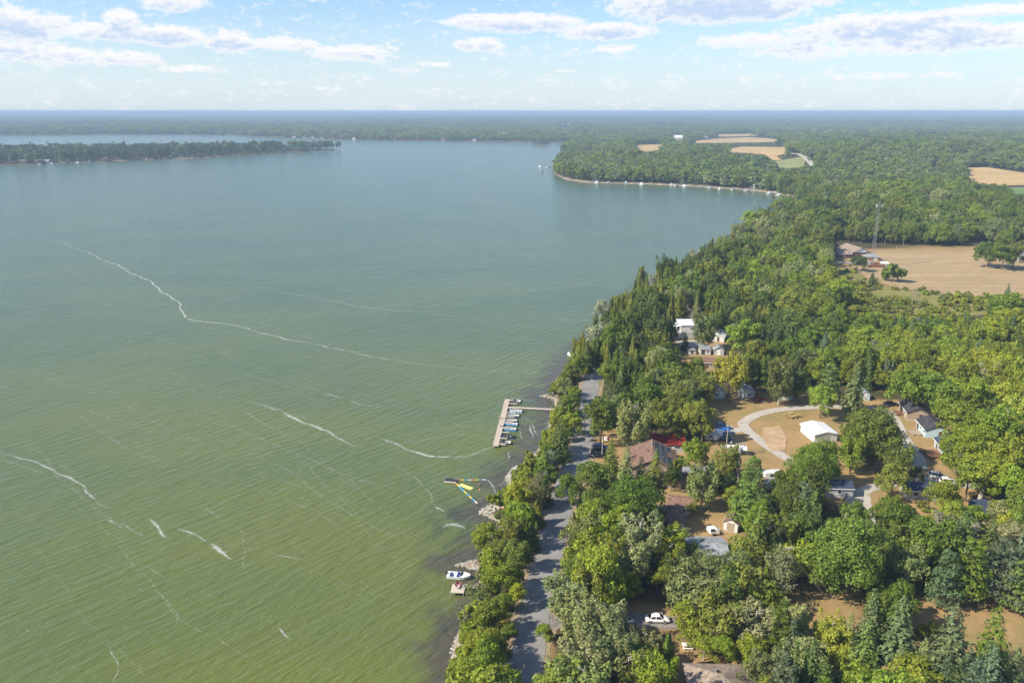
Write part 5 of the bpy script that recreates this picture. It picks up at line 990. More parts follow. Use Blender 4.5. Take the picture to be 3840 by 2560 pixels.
MB().quadmesh([(1.01 + a * .75, .12 * math.sin((.95 + a * .75) * 4) - .016, 5.9 + b * .75) for a, b in leafp], [tuple(range(len(leafp)))]).build('maple_leaf', RED, fl)

# ------------------------------------------------------------------ vehicles
def paint(name, c, r=.3): return mat(name, c, r, .03, 1., spec=.6)
TYRE = mat('tyre', (.02,.02,.02), .8, .1); RIM = mat('rim', (.45,.45,.47), .35, .05, metal=.7); GLASS = mat('car_glass', (.015,.018,.022), .08, .1, spec=.8); LAMP = mat('lamp_lens', (.7,.7,.68), .15, .03); TAIL = mat('tail_lens', (.35,.01,.01), .2, .05)
def ring(x, hw, z0, z1, r=.12):
    return [(x, -hw + r*.4, z0), (x, -hw, z0 + r), (x, -hw * .97, z1 - r), (x, -hw * .9, z1), (x, hw * .9, z1), (x, hw * .97, z1 - r), (x, hw, z0 + r), (x, hw - r*.4, z0)]
def car(name, label, px, py, rz, pm, suv=True, group=None, xy=None):
    x, y = xy or gp(px, py); p = thing(name, label, 'car', (x, y, ht(x, y) + .06), rz, group)
    L_ = 4.7; h0 = .30; hb = .98 if suv else .86; top = 1.68 if suv else 1.42
    MB().loft([ring(-2.34, .72, .45, hb - .12), ring(-2.22, .88, h0, hb), ring(-.9, .92, h0, hb + .02), ring(.9, .92, h0, hb), ring(1.85, .89, h0, hb - .12), ring(2.24, .80, h0 + .05, hb - .22), ring(2.34, .66, .45, hb - .34)]).build('body', pm, p, True)
    r0, r1, r2, r3 = (-2.1, -1.75, .55, 1.25) if suv else (-1.75, -1.05, .45, 1.2)
    def cab(x, hw, z): return [(x, -hw, z), (x, hw, z)]
    gh = MB(); zb = hb - .03; gh.loft([[(r0, -.8, zb), (r3, -.8, zb), (r2, -.64, top - .05), (r1, -.64, top - .05)], [(r0, .8, zb), (r3, .8, zb), (r2, .64, top - .05), (r1, .64, top - .05)]]); gh.build('cabin_glass', GLASS, p)
    rf = MB().loft([ring(r1 - .12, .58, top - .08, top - .01, .04), ring(r1 + .1, .67, top - .09, top + .03, .04), ring(r2 - .15, .67, top - .09, top + .03, .04), ring(r2 + .1, .58, top - .09, top - .03, .04)]); rf.build('roof', pm, p, True)
    for s in (-1, 1):
        for (xa, xb, t) in ((r0 + .08, r1 + .06, .09), (-.35, -.3, .07), (r3 - .05, r2 + .02, .07)):
            MB().loft([[(xa - t, s * .82, zb), (xa + t, s * .82, zb), (xb + t, s * .665, top - .05), (xb - t, s * .665, top - .05)], [(xa - t, s * .76, zb), (xa + t, s * .76, zb), (xb + t, s * .60, top - .05), (xb - t, s * .60, top - .05)]]).build('pillar', pm, p)
        MB().box((1.0, s * .98, hb + .06), (.18, .18, .14)).build('mirror', pm, p); MB().box((2.2, s * .56, hb - .30), (.22, .34, .14)).build('headlight', LAMP, p); MB().box((-2.28, s * .68, hb - .16), (.14, .26, .24)).build('taillight', TAIL, p)
        for xx in (-1.42, 1.42):
            w = MB().tube((xx, s * .72, .33), (xx, s * .95, .33), .345, .345, 14).build('wheel', TYRE, p); MB().tube((xx, s * .955, .33), (xx, s * .965, .33), .22, .2, 10).build('rim', RIM, w)
    if suv: MB().box((.1, 0, top + .04), (.7, .8, .02)).build('sunroof', GLASS, p)
    return p
WP = paint('white_paint', (.80,.80,.80))
car('white_suv', 'white SUV parked behind the other white car on the spur', 3516, 1792, R(-11), WP, True, 'white cars on the spur'); car('white_suv', 'white SUV parked nearer the camera and mobile home', 3557, 1814, R(-10), WP, True, 'white cars on the spur')
car('white_sedan', 'white sedan parked alone on the driveway among trees', 2464, 2328, R(-3), WP, False)
car('dark_car', 'dark blue car at the far end of the three by the flagpole', 2250, 1684, R(-8), paint('navy_paint', (.015,.03,.12)), True, 'dark cars by the flagpole'); car('dark_car', 'black car between two others by the flagpole', 2247, 1698, R(-8), paint('black_paint', (.012,.014,.018)), True, 'dark cars by the flagpole')
car('dark_car', 'black car nearest the camera of the three by the flagpole', 2245, 1713, R(-8), paint('black_paint', (.012,.014,.018)), False, 'dark cars by the flagpole')
car('blue_car', 'dark blue vehicle in the shade by the slim lamp pole', 2712, 1606, R(-8), paint('navy_paint', (.015,.03,.12)), True); car('dark_car', 'dark teal car in the shade behind the white tents', 2722, 1650, R(-10), paint('teal_paint', (.02,.07,.10)), False)
car('blue_car', 'bright blue car parked by the church garage', 3252, 976, R(10), paint('blue_paint', (.02,.12,.5)), False); car('dark_car', 'dark car by the black-roofed tan cottage trees', 3340, 1520, R(0), paint('black_paint', (.012,.014,.018)), False)
car('red_car', 'small red car beside the grey meadow cottage', 2846, 1502, R(0), paint('red_paint', (.25,.01,.015)), False)
# tents / canopies by the pole
def canopy(px, py, label, base):
    x, y = gp(px, py); p = thing('canopy_tent', label, 'tent', (x, y, ht(x, y)), R(-7), 'white canopy tents'); a, b = 1.8, 1.5
    MB().quadmesh([(-a,-b,2.0),(a,-b,2.0),(a,b,2.0),(-a,b,2.0),(-a,0,2.75),(a,0,2.75)], [(0,1,5,4),(2,3,4,5),(1,2,5),(3,0,4),(3,2,1,0)]).build('canopy', mat('white_canvas', (.80,.80,.82), .8, .04), p)
    for s in (-1, 1):
        for t in (-1, 1): MB().tube((s * 1.72, t * 1.42, -.2), (s * 1.72, t * 1.42, 2.02), .04, .04, 6).build('leg', STEEL, p)
    if base: MB().box((-.6, -1.2, .6), (1.9, .5, 1.2)).build('valance', RED, p)
canopy(2728, 1700, 'white canopy tent with red front left of the pole', True); canopy(2772, 1703, 'plain white canopy tent behind the transformer pole', False)
def trailer(px, py, rz, label, m, L_=4.2, h=2.3):
    x, y = gp(px, py); p = thing('camper_trailer', label, 'trailer', (x, y, ht(x, y)), rz); MB().loft([ring(-L_/2, 1.0, .6, h - .15, .2), ring(-L_/2 + .25, 1.1, .45, h, .2), ring(L_/2 - .4, 1.1, .45, h, .2), ring(L_/2, .95, .7, h - .3, .2)]).build('body', m, p)
    for s in (-1, 1):
        MB().tube((0, s * .9, .32), (0, s * 1.12, .32), .33, .33, 12).build('wheel', TYRE, p); MB().box((-.5, s * 1.11, 1.55), (1.1, .06, .6)).build('window', PANE, p)
    MB().box((.9, -1.11, 1.2), (.65, .06, 1.5)).build('door', TRIM, p); MB().tube((L_/2, 0, .55), (L_/2 + 1.1, 0, .5), .06, .06, 6).build('hitch', STEEL, p); MB().tube((L_/2 + 1., 0, -.1), (L_/2 + 1., 0, .55), .05, .05, 6).build('jack', STEEL, p)
trailer(2668, 1649, R(-6), 'pale camper trailer in the shade left of the tents', SID_GREY); trailer(2694, 1640, R(80), 'white camper trailer with dark window in the shade', TRIM, 3.6); trailer(2672, 2000, R(10), 'small white utility trailer in the brown yard', TRIM, 2.2, 1.5)
trailer(2900, 1832, R(8), 'white trailer glimpsed below the big meadow tree', TRIM, 4.6); trailer(2895, 1795, R(4), 'white camper glimpsed between trees left of mobile home', SID_WHITE, 5.)
# decks by the cottages
def deck(px, py, rz, L_, W_, label, rail=True, h=.5, m=WOODR):
    x, y = gp(px, py); p = thing('wooden_deck', label, 'deck', (x, y, ht(x, y)), rz, 'cottage decks'); nb = max(3, int(L_ / .45))
    for k in range(nb): MB().box((-L_/2 + (k + .5) * L_/nb, 0, h), (L_/nb - .02, W_, .06)).build('board', m, p)
    for s in (-1, 1):
        for t in (-1, 1): MB().box((s * (L_/2 - .06), t * (W_/2 - .06), h/2 + (.4 if rail else -.1)), (.12, .12, h + (1.1 if rail else .1))).build('post', m, p)
    if rail:
        r = MB(); r.box((0, -W_/2 + .06, h + .95), (L_, .09, .07)); r.box((-L_/2 + .06, 0, h + .95), (.09, W_, .07))
        for k in range(int(L_ / .25)): r.box((-L_/2 + .12 + k * .25, -W_/2 + .06, h + .5), (.05, .05, .9))
        for k in range(int(W_ / .25)): r.box((-L_/2 + .06, -W_/2 + .12 + k * .25, h + .5), (.05, .05, .9))
        r.build('railing', m, p)
    MB().box((0, -W_/2 - .25, h * .35), (1.1, .5, h * .7)).build('step', m, p)
deck(3500, 1706, R(8), 5.4, 5., 'railed red-brown deck in front of the navy-roofed cottage'); deck(3432, 1625, R(8), 3.4, 3.2, 'low deck at the lake side of the pale blue cottage', False, .35, WOOD); deck(3374, 1552, R(5), 3., 3., 'small railed deck at the left of the tan cottage'); deck(3632, 1796, R(20), 3.4, 3., 'dark red railed deck right of the white cars')
um = thing('patio_umbrella', 'closed white patio umbrella right of the white cars', 'umbrella', (*gp(3580, 1772), ht(*gp(3580, 1772)))); MB().tube((0, 0, -.1), (0, 0, 3.), .04, .03, 6).build('pole', STEEL, um); MB().tube((0, 0, 1.0), (0, 0, 3.), .55, .05, 10).build('canopy', mat('white_canvas', (.8,.8,.82)), um)
tp = thing('blue_tarp_frame', 'bright blue tarp shelter in the shade by the lamp pole', 'shelter', (*gp(2716, 1626), ht(*gp(2716, 1626)))); MB().quadmesh([(-1.6,-1.2,1.5),(1.6,-1.2,1.4),(1.6,1.2,1.5),(-1.6,1.2,1.5),(-1.2,0,2.1),(1.2,0,2.1)], [(0,1,5,4),(2,3,4,5),(1,2,5),(3,0,4)]).build('tarp', BLUETARP, tp)
for s in (-1, 1):
    for t in (-1, 1): MB().tube((s * 1.5, t * 1.1, -.2), (s * 1.5, t * 1.1, 1.52), .04, .04, 6).build('leg', STEEL, tp)
def picnic_table(px, py, rz, label, m=WOOD):
    x, y = gp(px, py); p = thing('picnic_table', label, 'picnic table', (x, y, ht(x, y)), rz, 'picnic tables and benches')
    for k in range(4): MB().box((0, -.36 + k * .24, .74), (1.9, .21, .05)).build('board', m, p)
    for s in (-1, 1):
        MB().box((0, s * .72, .44), (1.9, .26, .05)).build('bench_seat', m, p)
        MB().box((s * .7, 0, .36), (.08, 1.6, .08)).build('brace', m, p)
        for t in (-1, 1): MB().tube((s * .7, t * .72, -.05), (s * .7, t * .25, .72), .05, .05, 5).build('leg', m, p)
YEL = mat('yellowed_wood', (.42,.30,.12), .8, .15)
for i, (a, b, r_) in enumerate([(2948,1560,20),(2962,1568,-35),(2978,1566,60),(2992,1562,10),(2968,1554,100)]): picnic_table(a, b, R(r_), ['leftmost bench of the fire circle on the meadow','front bench of the fire circle on the meadow','second bench from right of the fire circle','rightmost bench of the fire circle on the meadow','back bench of the fire circle on the meadow'][i], YEL)
picnic_table(2775, 1529, R(10), 'lone yellowed picnic table left on the dry meadow', YEL); picnic_table(2548, 1722, R(30), 'dark picnic table behind the ribbed metal shed', WOODR); picnic_table(3318, 1524, R(10), 'picnic table under the trees left of the tan cottage'); picnic_table(2577, 2428, R(-5), 'white table on the shady lawn above the bottom roof', TRIM); picnic_table(3655, 1868, R(20), 'dark table beside the tall bare trunk', WOODR)
# ring of fire stones
x0, y0 = gp(2967, 1563)
fr = thing('fire_ring', 'low stone fire ring inside the circle of benches', 'fire ring', (x0, y0, ht(x0, y0)))
for k in range(9): a = k * .698; MB().box((math.cos(a) * .7, math.sin(a) * .7, .12), (.4, .3, .3), a + 1.57, .8).build('stone', CONC, fr)
# bare tall trunk by the right edge lawn
x, y = gp(3668, 1896); bt = thing('tall_bare_trunk_tree', 'tall tree with thick bare pale trunk at the right lawn', 'tree', (x, y, ht(x, y) - .05)); MB().tube((0, 0, -.3), (.5, 0, 6.5), .62, .42, 10).tube((.5, 0, 6.5), (.2, .8, 11.), .4, .15, 8).tube((.5, 0, 6.), (2.6, .3, 10.), .28, .1, 6).tube((.4, 0, 5.6), (-1.9, .6, 9.), .26, .1, 6).build('trunk', BARKP, bt)
cr_ = link('crown', PROTO['broad'][1][0], bt); cr_.location = (.5, .3, 4.2); cr_.scale = (1.05, 1.05, .85); cr_.color = (*COLS['lime'][0], 1)

# ------------------------------------------------------------------ docks and boats
def wpt(px, py, z): x, y = at(px, py, z); return Vector((x, y, z))
ALUM = mat('aluminium', (.50,.52,.54), .4, .06, metal=.5)
T0, T1 = wpt(1903, 1496, .7), wpt(1858, 1671, .7); dk = thing('long_dock', 'long T-shaped wooden dock with finger slips', 'dock', (T1.x, T1.y, 0)); ax = (T0 - T1); Ld = ax.length; ax.normalize(); dk.rotation_euler = (0, 0, math.atan2(ax.y, ax.x))
Wd = 1.7; ns = 10                                # local x runs outward along the main deck, -y is the shore side
for k in range(ns): MB().box(((k + .5) * Ld / ns, 0, .62), (Ld / ns - .03, Wd, .16)).build('deck_section', DECK, dk)
inv = Matrix.Rotation(-math.atan2(ax.y, ax.x), 4, 'Z') @ Matrix.Translation((-T1.x, -T1.y, 0))
Wst = wpt(2090, 1534, .7); wj = Ld * (1528 - 1671) / (1496 - 1671.) * 1.0; wl = inv @ Wst; w0 = inv @ wpt(1904, 1526, .7)
nw = 8
for k in range(nw):
    a = w0.lerp(wl, k / nw); b = w0.lerp(wl, (k + 1) / nw); c = (a + b) / 2; d = b - a
    MB().box((c.x, c.y, .60), (d.length - .03, 1.25, .15), math.atan2(d.y, d.x)).build('walkway_section', DECK, dk)
    for s in (-1, 1):
        off = Vector((-d.y, d.x, 0)).normalized() * .66 * s; MB().tube((a.x + off.x, a.y + off.y, -.6), (a.x + off.x, a.y + off.y, 1.35 if s > 0 else .7), .055, .055, 6).build('post', POLEM, dk)
FING = [(1905,1512,1940,1513),(1896,1545,1933,1547),(1891,1562,1928,1563.5),(1884,1580,1921,1582),(1878,1600,1916,1601),(1872,1619,1910,1620),(1864,1641,1902,1643),(1858,1662,1896,1666)]
for (a, b, c, d) in FING:
    p, q = inv @ wpt(a, b, .65), inv @ wpt(c, d, .65); m_ = (p + q) / 2; v = q - p; MB().box((m_.x, m_.y, .58), (v.length, .62, .14), math.atan2(v.y, v.x)).build('finger', DECK, dk); MB().tube((q.x, q.y, -.6), (q.x, q.y, .9), .07, .07, 6).build('post', POLEM, dk)
for k in range(11):
    for s in (-1, 1): MB().tube((Ld * k / 10, s * .88, -.6), (Ld * k / 10, s * .88, 1.1 if s > 0 else .8), .06, .06, 6).build('post', POLEM, dk)
for (px, py, lab) in ((1872, 1563, 'red and white buoy board on the lake side of the long dock, farther one'), (1875, 1592, 'red and white buoy board on the lake side of the long dock, nearer one')):
    v = wpt(px, py + 6, .75); s_ = thing('dock_sign', lab, 'sign', (v.x, v.y, .0), R(75), 'signs on the long dock'); MB().tube((0, 0, -.5), (0, 0, 1.2), .05, .05, 6).build('post', POLEM, s_); MB().box((0, 0, 1.25), (.7, .06, 1.1)).build('board', TRIM, s_); MB().box((0, -.045, 1.25), (.16, .04, 1.1)).build('stripe', RED, s_)
def boat(px, py, rz, Lb, B, hullm, inm, label, motor=True, deckm=None, z=0., group='boats at the long dock', console=False, seatm=None, cat='boat', cuddy=False):
    v = wpt(px, py, .3); p = thing('motor_boat' if motor else 'rowing_boat', label, cat, (v.x, v.y, z), rz, group)
    def sec(f, inset=0., zb=None):
        w = B/2 * min(1., (1.02 - abs(f) ** 3.0) if f > 0 else 1.) * (1 - .06 * (f < -.6)); w = max(w * (1 if f < .98 else .25), .06) - inset; sh = .58 + .16 * max(f, 0) ** 2; zb_ = (-.18 + .22 * max(0, f) ** 3) if zb is None else zb; X = Lb/2 * f
        return [(X, -w, sh), (X, -w * .86, zb_ + .1), (X, 0, zb_), (X, w * .86, zb_ + .1), (X, w, sh)]
    fs = [-1, -.6, -.2, .2, .5, .75, .9, 1.]
    h = MB(); h.loft([sec(f) for f in fs], cap=False, closed=False); n = 5; h.quadmesh(sec(-1), [(0, 1, 2, 3, 4)]); hull = h.build('hull', hullm, p, False)
    il = MB(); il.loft([[(q[0] * .95, q[1] * .9, q[2] - .02 if i in (0, 4) else .16) for i, q in enumerate(sec(f))] for f in fs], cap=False, closed=False); il.quadmesh([(q[0] * .95, q[1] * .9, q[2] - .02 if i in (0, 4) else .16) for i, q in enumerate(sec(-1))], [(0, 1, 2, 3, 4)]); il.build('interior', inm, p)
    g = MB()
    for s in (0, 4): g.path([Vector(sec(f)[s]) for f in fs], .045, 5)
    g.build('gunwale', deckm or inm, p)
    if deckm is not None and cuddy:
        d = MB(); d.loft([[(Lb/2 * f * .99, sec(f)[0][1], sec(f)[0][2] + .02), (Lb/2 * f * .99, 0, sec(f)[0][2] + .10), (Lb/2 * f * .99, sec(f)[4][1], sec(f)[0][2] + .02)] for f in (.25, .5, .75, .9, 1.)], cap=False, closed=False); d.build('foredeck', deckm, p)
        d2 = MB().box((-Lb * .44, 0, .6), (Lb * .12, B * .86, .1)); d2.build('swim_platform', deckm, p)
    for f in ((-.45, .05, .45) if not cuddy else (-.62,)): MB().box((Lb/2 * f, 0, .42), (.32, B * .74, .07)).build('seat', seatm or ALUM, p)
    if console:
        for s in (-1, 1): MB().box((Lb * -.02, s * B * .24, .52), (.55, .5, .55)).build('bucket_seat', seatm or DARK, p)
        MB().quadmesh([(Lb*.16, -B*.38, .62), (Lb*.16, B*.38, .62), (Lb*.10, B*.34, 1.05), (Lb*.10, -B*.34, 1.05)], [(0, 1, 2, 3)]).build('windscreen', PANE, p); MB().box((Lb * .13, B * .2, .62), (.4, .6, .35)).build('console', DARK, p)
    if motor:
        m = MB().box((-Lb/2 - .18, 0, .85), (.42, .34, .5), 0, .8).build('outboard_motor', DARK, p); MB().box((-Lb/2 - .14, 0, .3), (.16, .14, .9)).build('shaft', DARK, m)
BLU = mat('blue_hull', (.03,.24,.55), .35, .06); NAV = mat('navy_hull', (.02,.07,.20), .35, .08); WHT = mat('white_hull', (.80,.80,.80), .3, .03); LB = mat('pale_blue_hull', (.30,.52,.68), .4, .05); CHAR = mat('charcoal_hull', (.05,.045,.06), .45, .12); INT = mat('boat_interior', (.58,.56,.54), .6, .1)
boat(1929, 1504, R(165), 4.6, 1.9, CHAR, INT, 'dark grey motorboat at the outer end of the long dock', True, None, console=True)
boat(1935, 1541, R(166), 4.3, 1.5, LB, INT, 'pale blue and white rowboat beside the dock walkway', True); boat(1922, 1559, R(174), 4.4, 1.5, NAV, INT, 'navy boat in the second slip from the walkway', True); boat(1914, 1577.5, R(174), 4.3, 1.5, NAV, INT, 'dark blue boat above the two bright blue ones', True)
boat(1916, 1590, R(168), 4.4, 1.6, BLU, INT, 'bright blue boat in the middle slip, farther of two', True); boat(1910, 1609, R(170), 4.4, 1.6, BLU, INT, 'bright blue boat in the middle slip, nearer of two', True); boat(1902, 1638.5, R(176), 4.6, 1.6, NAV, CHAR, 'dark navy boat with motor, second from the near dock end', True); boat(1886, 1659, R(174), 5.0, 1.8, CHAR, INT, 'charcoal boat with motor at the near end of the dock', True, None, console=True)
boat(1721, 2162, R(-7), 5.0, 2.1, WHT, WHT, 'white speedboat with blue seats moored at the square dock', True, WHT, .28, None, True, mat('navy_vinyl', (.03,.05,.22), .5, .05), cuddy=True)
boat(2139, 1328, R(120), 4.2, 1.8, WHT, WHT, 'small white boat at the shore below the road bend', False, group=None)
# square dock with walkway
c0 = wpt(1718, 2205, .85); sq = thing('square_dock', 'square grey dock with gangway beside the white speedboat', 'dock', (c0.x, c0.y, 0), R(-4)); PALE = mat('pale_deck', (.52,.46,.38), .8, .08, 2., stretch=(8,1,1))
for k in range(6): MB().box((-1.15 + k * .46, -.1, .85), (.44, 3.0, .12)).build('board', PALE, sq)
for k in range(2): MB().box((2.2 + k * 2.1, .95, .85 + .02 * k), (2.05, 1.15, .12), R(-4)).build('gangway_section', PALE, sq)
for (a, b) in ((-1.3, -1.5), (1.3, -1.5), (-1.3, 1.4), (1.3, 1.4), (3.2, .35), (3.2, 1.5)): MB().tube((a, b, -1.), (a, b, .95), .06, .06, 6).build('post', STEEL, sq)
def lounge(px, py, z, rz, label, m, group, s=1.):
    v = wpt(px, py, z); p = thing('deck_chair', label, 'chair', (v.x, v.y, z), rz, group); p.scale = (s, s, s)
    MB().box((0, 0, .36), (.6, .62, .06)).build('seat', m, p)
    MB().quadmesh([(-.3, .28, .38), (.3, .28, .38), (.3, .62, 1.0), (-.3, .62, 1.0), (-.3, .34, .36), (.3, .34, .36), (.3, .68, .98), (-.3, .68, .98)], [(0,1,2,3),(7,6,5,4),(0,4,5,1),(1,5,6,2),(2,6,7,3),(3,7,4,0)]).build('backrest', m, p)
    for a in (-1, 1):
        MB().box((a * .36, 0, .56), (.12, .7, .04)).build('armrest', m, p)
        for b in (-1, 1): MB().box((a * .32, b * .28, .27), (.07, .07, .56)).build('leg', m, p)
PINK = mat('faded_red_plastic', (.50,.13,.14), .6, .06); lounge(1722, 2196, .915, R(70), 'faded red deck chair on the square dock, farther one', PINK, 'chairs on the square dock'); lounge(1717, 2205, .915, R(70), 'pale pink deck chair on the square dock, nearer one', mat('pale_pink_plastic', (.60,.42,.42), .6, .05), 'chairs on the square dock')
# shore platform with white chairs
pc = [at(*p, 1.0) for p in [(1893,1790),(1921,1752),(1948,1754),(1940,1794)]]; cxx = sum(p[0] for p in pc)/4; cyy = sum(p[1] for p in pc)/4; pf = thing('shore_platform', 'grey concrete platform with white chairs at the shore', 'platform', (cxx, cyy, 0))
MB().prism([(a - cxx, b - cyy) for a, b in pc], -.6, 1.0).build('slab', CONC, pf)
for k in range(4): q = Vector((pc[0][0] - cxx, pc[0][1] - cyy, 1.)).lerp(Vector((pc[1][0] - cxx, pc[1][1] - cyy, 1.)), k / 3); MB().tube((q.x, q.y, .9), (q.x, q.y, 1.9), .035, .035, 6).build('railing_post', STEEL, pf)
lounge(1934, 1757, 1.01, R(200), 'white chair at the back of the shore platform', TRIM, 'chairs on the shore platform'); lounge(1940, 1755, 1.01, R(160), 'white chair at the rear right of the shore platform', TRIM, 'chairs on the shore platform'); lounge(1936, 1763, 1.01, R(190), 'white chair at the front of the shore platform group', TRIM, 'chairs on the shore platform'); lounge(1920, 1779, 1.01, R(150), 'dark empty chair alone on the shore platform', mat('dark_wood_chair', (.14,.10,.09), .7, .1), 'chairs on the shore platform')
v = wpt(1909, 1718, 0); sg = thing('water_sign', 'white sign board on posts standing in shallow water', 'sign', (v.x, v.y, 0), R(55))
for s in (-1, 1): MB().tube((s * .35, 0, -.6), (s * .35, 0, 1.5), .05, .05, 6).build('post', TRIM, sg)
MB().box((0, -.06, 1.35), (.9, .06, 1.1)).build('board', TRIM, sg)
# swim raft, floating booms, mat, bathers
v = wpt(1690, 1800, .3); rf_ = thing('swim_raft', 'black-topped floating swim raft with pale edge', 'raft', (v.x, v.y, 0), R(-9)); MB().box((0, 0, .18), (3.2, 1.7, .36)).build('float', mat('raft_edge', (.55,.50,.46), .7, .08), rf_); MB().box((0, 0, .39), (3.1, 1.6, .06)).build('top', mat('raft_mat', (.03,.03,.05), .8, .15), rf_)
ld = MB(); [ld.path([Vector((1.62, s, -.4)), Vector((1.62, s, 1.1)), Vector((1.25, s, 1.1)), Vector((1.25, s, .4))], .035, 6) for s in (-.25, .25)]; [ld.tube((1.62, -.25, h), (1.62, .25, h), .03, .03, 5) for h in (.0, .3)]; ld.build('ladder', STEEL, rf_)
BC = [mat('boom_red', (.55,.18,.14), .5, .05), mat('boom_yellow', (.65,.50,.08), .5, .05), mat('boom_blue', (.05,.30,.58), .5, .05), mat('boom_white', (.62,.62,.60), .5, .05)]
def boom(pts, order, label):
    W = [wpt(a, b, .06) for a, b in pts]; p = thing('floating_boom', label, 'float line', (W[0].x, W[0].y, 0), 0, 'float lines'); n = len(order); L_ = [0]
    for a, b in zip(W[:-1], W[1:]): L_.append(L_[-1] + (b - a).length)
    def pos(t):
        t *= L_[-1]
        for i in range(len(W) - 1):
            if t <= L_[i + 1] + 1e-6: return W[i].lerp(W[i + 1], (t - L_[i]) / (L_[i + 1] - L_[i]))
    for k in range(n): a, b = pos(k / n + .004) - W[0], pos((k + 1) / n - .004) - W[0]; MB().tube((a.x, a.y, .06), (b.x, b.y, .06), .15, .15, 8).build('float', BC[order[k]], p)
boom([(1714,1798),(1760,1799),(1822,1798)], [0,1,2,3,0,1,2,3], 'straight multicoloured float line right of the swim raft'); boom([(1705,1806),(1724,1825),(1752,1852),(1791,1887)], [0,1,2,2,1,2,1,2,3], 'slanting multicoloured float line running toward the rocks')
mq = [at(*p, .06) for p in [(1721,1819),(1731,1812),(1776,1829),(1765,1836)]]; mcx = sum(p[0] for p in mq)/4; mcy = sum(p[1] for p in mq)/4
ym = thing('yellow_water_mat', 'pale yellow floating water mat between the float lines', 'water mat', (mcx, mcy, 0)); e1 = [(a - mcx, b - mcy) for a, b in mq]
for k in range(6):
    f0, f1 = k / 6 + .004, (k + 1) / 6 - .004; q = [tuple(e1[0][j] + (e1[3][j] - e1[0][j]) * f for j in (0, 1)) for f in (f0, f1)] + [tuple(e1[1][j] + (e1[2][j] - e1[1][j]) * f for j in (0, 1)) for f in (f1, f0)]
    MB().prism(q, -.03, .12).build('panel', mat('pale_yellow_foam', (.72,.68,.22), .7, .04), ym)
SKIN = mat('skin', (.45,.27,.19), .6, .06); HAIR = mat('dark_hair', (.03,.02,.015), .7, .1); SWIM = mat('black_swimwear', (.02,.02,.025), .7, .1)
def bather(px, py, rz, top, label):
    v = wpt(px, py, 0); p = thing('person', label, 'person', (v.x, v.y, 0), rz, 'bathers')
    J = {'pel': (0,0,-.05), 'wai': (0,0,.12), 'che': (0,-.02,.40), 'nec': (0,-.02,.58), 'hd0': (0,-.03,.68), 'hd1': (0,-.04,.82), 'ls': (-.17,0,.50), 'le': (-.27,-.06,.24), 'lw': (-.24,-.28,.06), 'lh': (-.2,-.38,.02), 'rs': (.17,0,.50), 're': (.28,-.04,.24), 'rw': (.27,-.25,.05), 'rh': (.24,-.36,.02), 'lt': (-.1,0,-.15), 'lk': (-.11,-.04,-.52), 'lf': (-.11,.02,-.92), 'rt': (.1,0,-.15), 'rk': (.12,-.04,-.52), 'rf': (.12,.02,-.92)}
    Ed = [('pel','wai'),('wai','che'),('che','nec'),('nec','hd0'),('hd0','hd1'),('che','ls'),('ls','le'),('le','lw'),('lw','lh'),('che','rs'),('rs','re'),('re','rw'),('rw','rh'),('pel','lt'),('lt','lk'),('lk','lf'),('pel','rt'),('rt','rk'),('rk','rf')]
    rad = {'pel': .15, 'wai': .125, 'che': .15, 'nec': .055, 'hd0': .085, 'hd1': .085, 'ls': .065, 'le': .045, 'lw': .032, 'lh': .04, 'rs': .065, 're': .045, 'rw': .032, 'rh': .04, 'lt': .09, 'lk': .06, 'lf': .04, 'rt': .09, 'rk': .06, 'rf': .04}
    K = list(J); me = bpy.data.meshes.new('body'); me.from_pydata([J[k] for k in K], [(K.index(a), K.index(b)) for a, b in Ed], []); me.materials.append(SKIN); o = link('body', me, p); md = o.modifiers.new('skin', 'SKIN'); me.skin_vertices[0].data[0].use_root = True
    for i, k in enumerate(K): me.skin_vertices[0].data[i].radius = (rad[k], rad[k])
    o.modifiers.new('sub', 'SUBSURF').levels = 1
    hr = MB(); hr.loft([[(.1 * k * math.cos(t), -.03 + .105 * k * math.sin(t) + .02, zz) for t in np.linspace(0, 6.28, 10, False)] for zz, k in ((.74, .98), (.80, 1.06), (.86, .92), (.90, .5))]); hr.build('hair', HAIR, p, True)
    if top: MB().loft([[(w * math.cos(t), -.01 + w * .82 * math.sin(t), zz) for t in np.linspace(0, 6.28, 12, False)] for zz, w in ((-.02, .165), (.12, .15), (.30, .175), (.47, .17))]).build('swim_top', top, p, True)
bather(1799, 1821, R(200), SWIM, 'bather in black swimwear standing waist-deep near the float line'); bather(1799, 1840, R(150), mat('coral_swimwear', (.5,.16,.13), .7, .1), 'bather in coral swimwear standing waist-deep nearer the rocks')
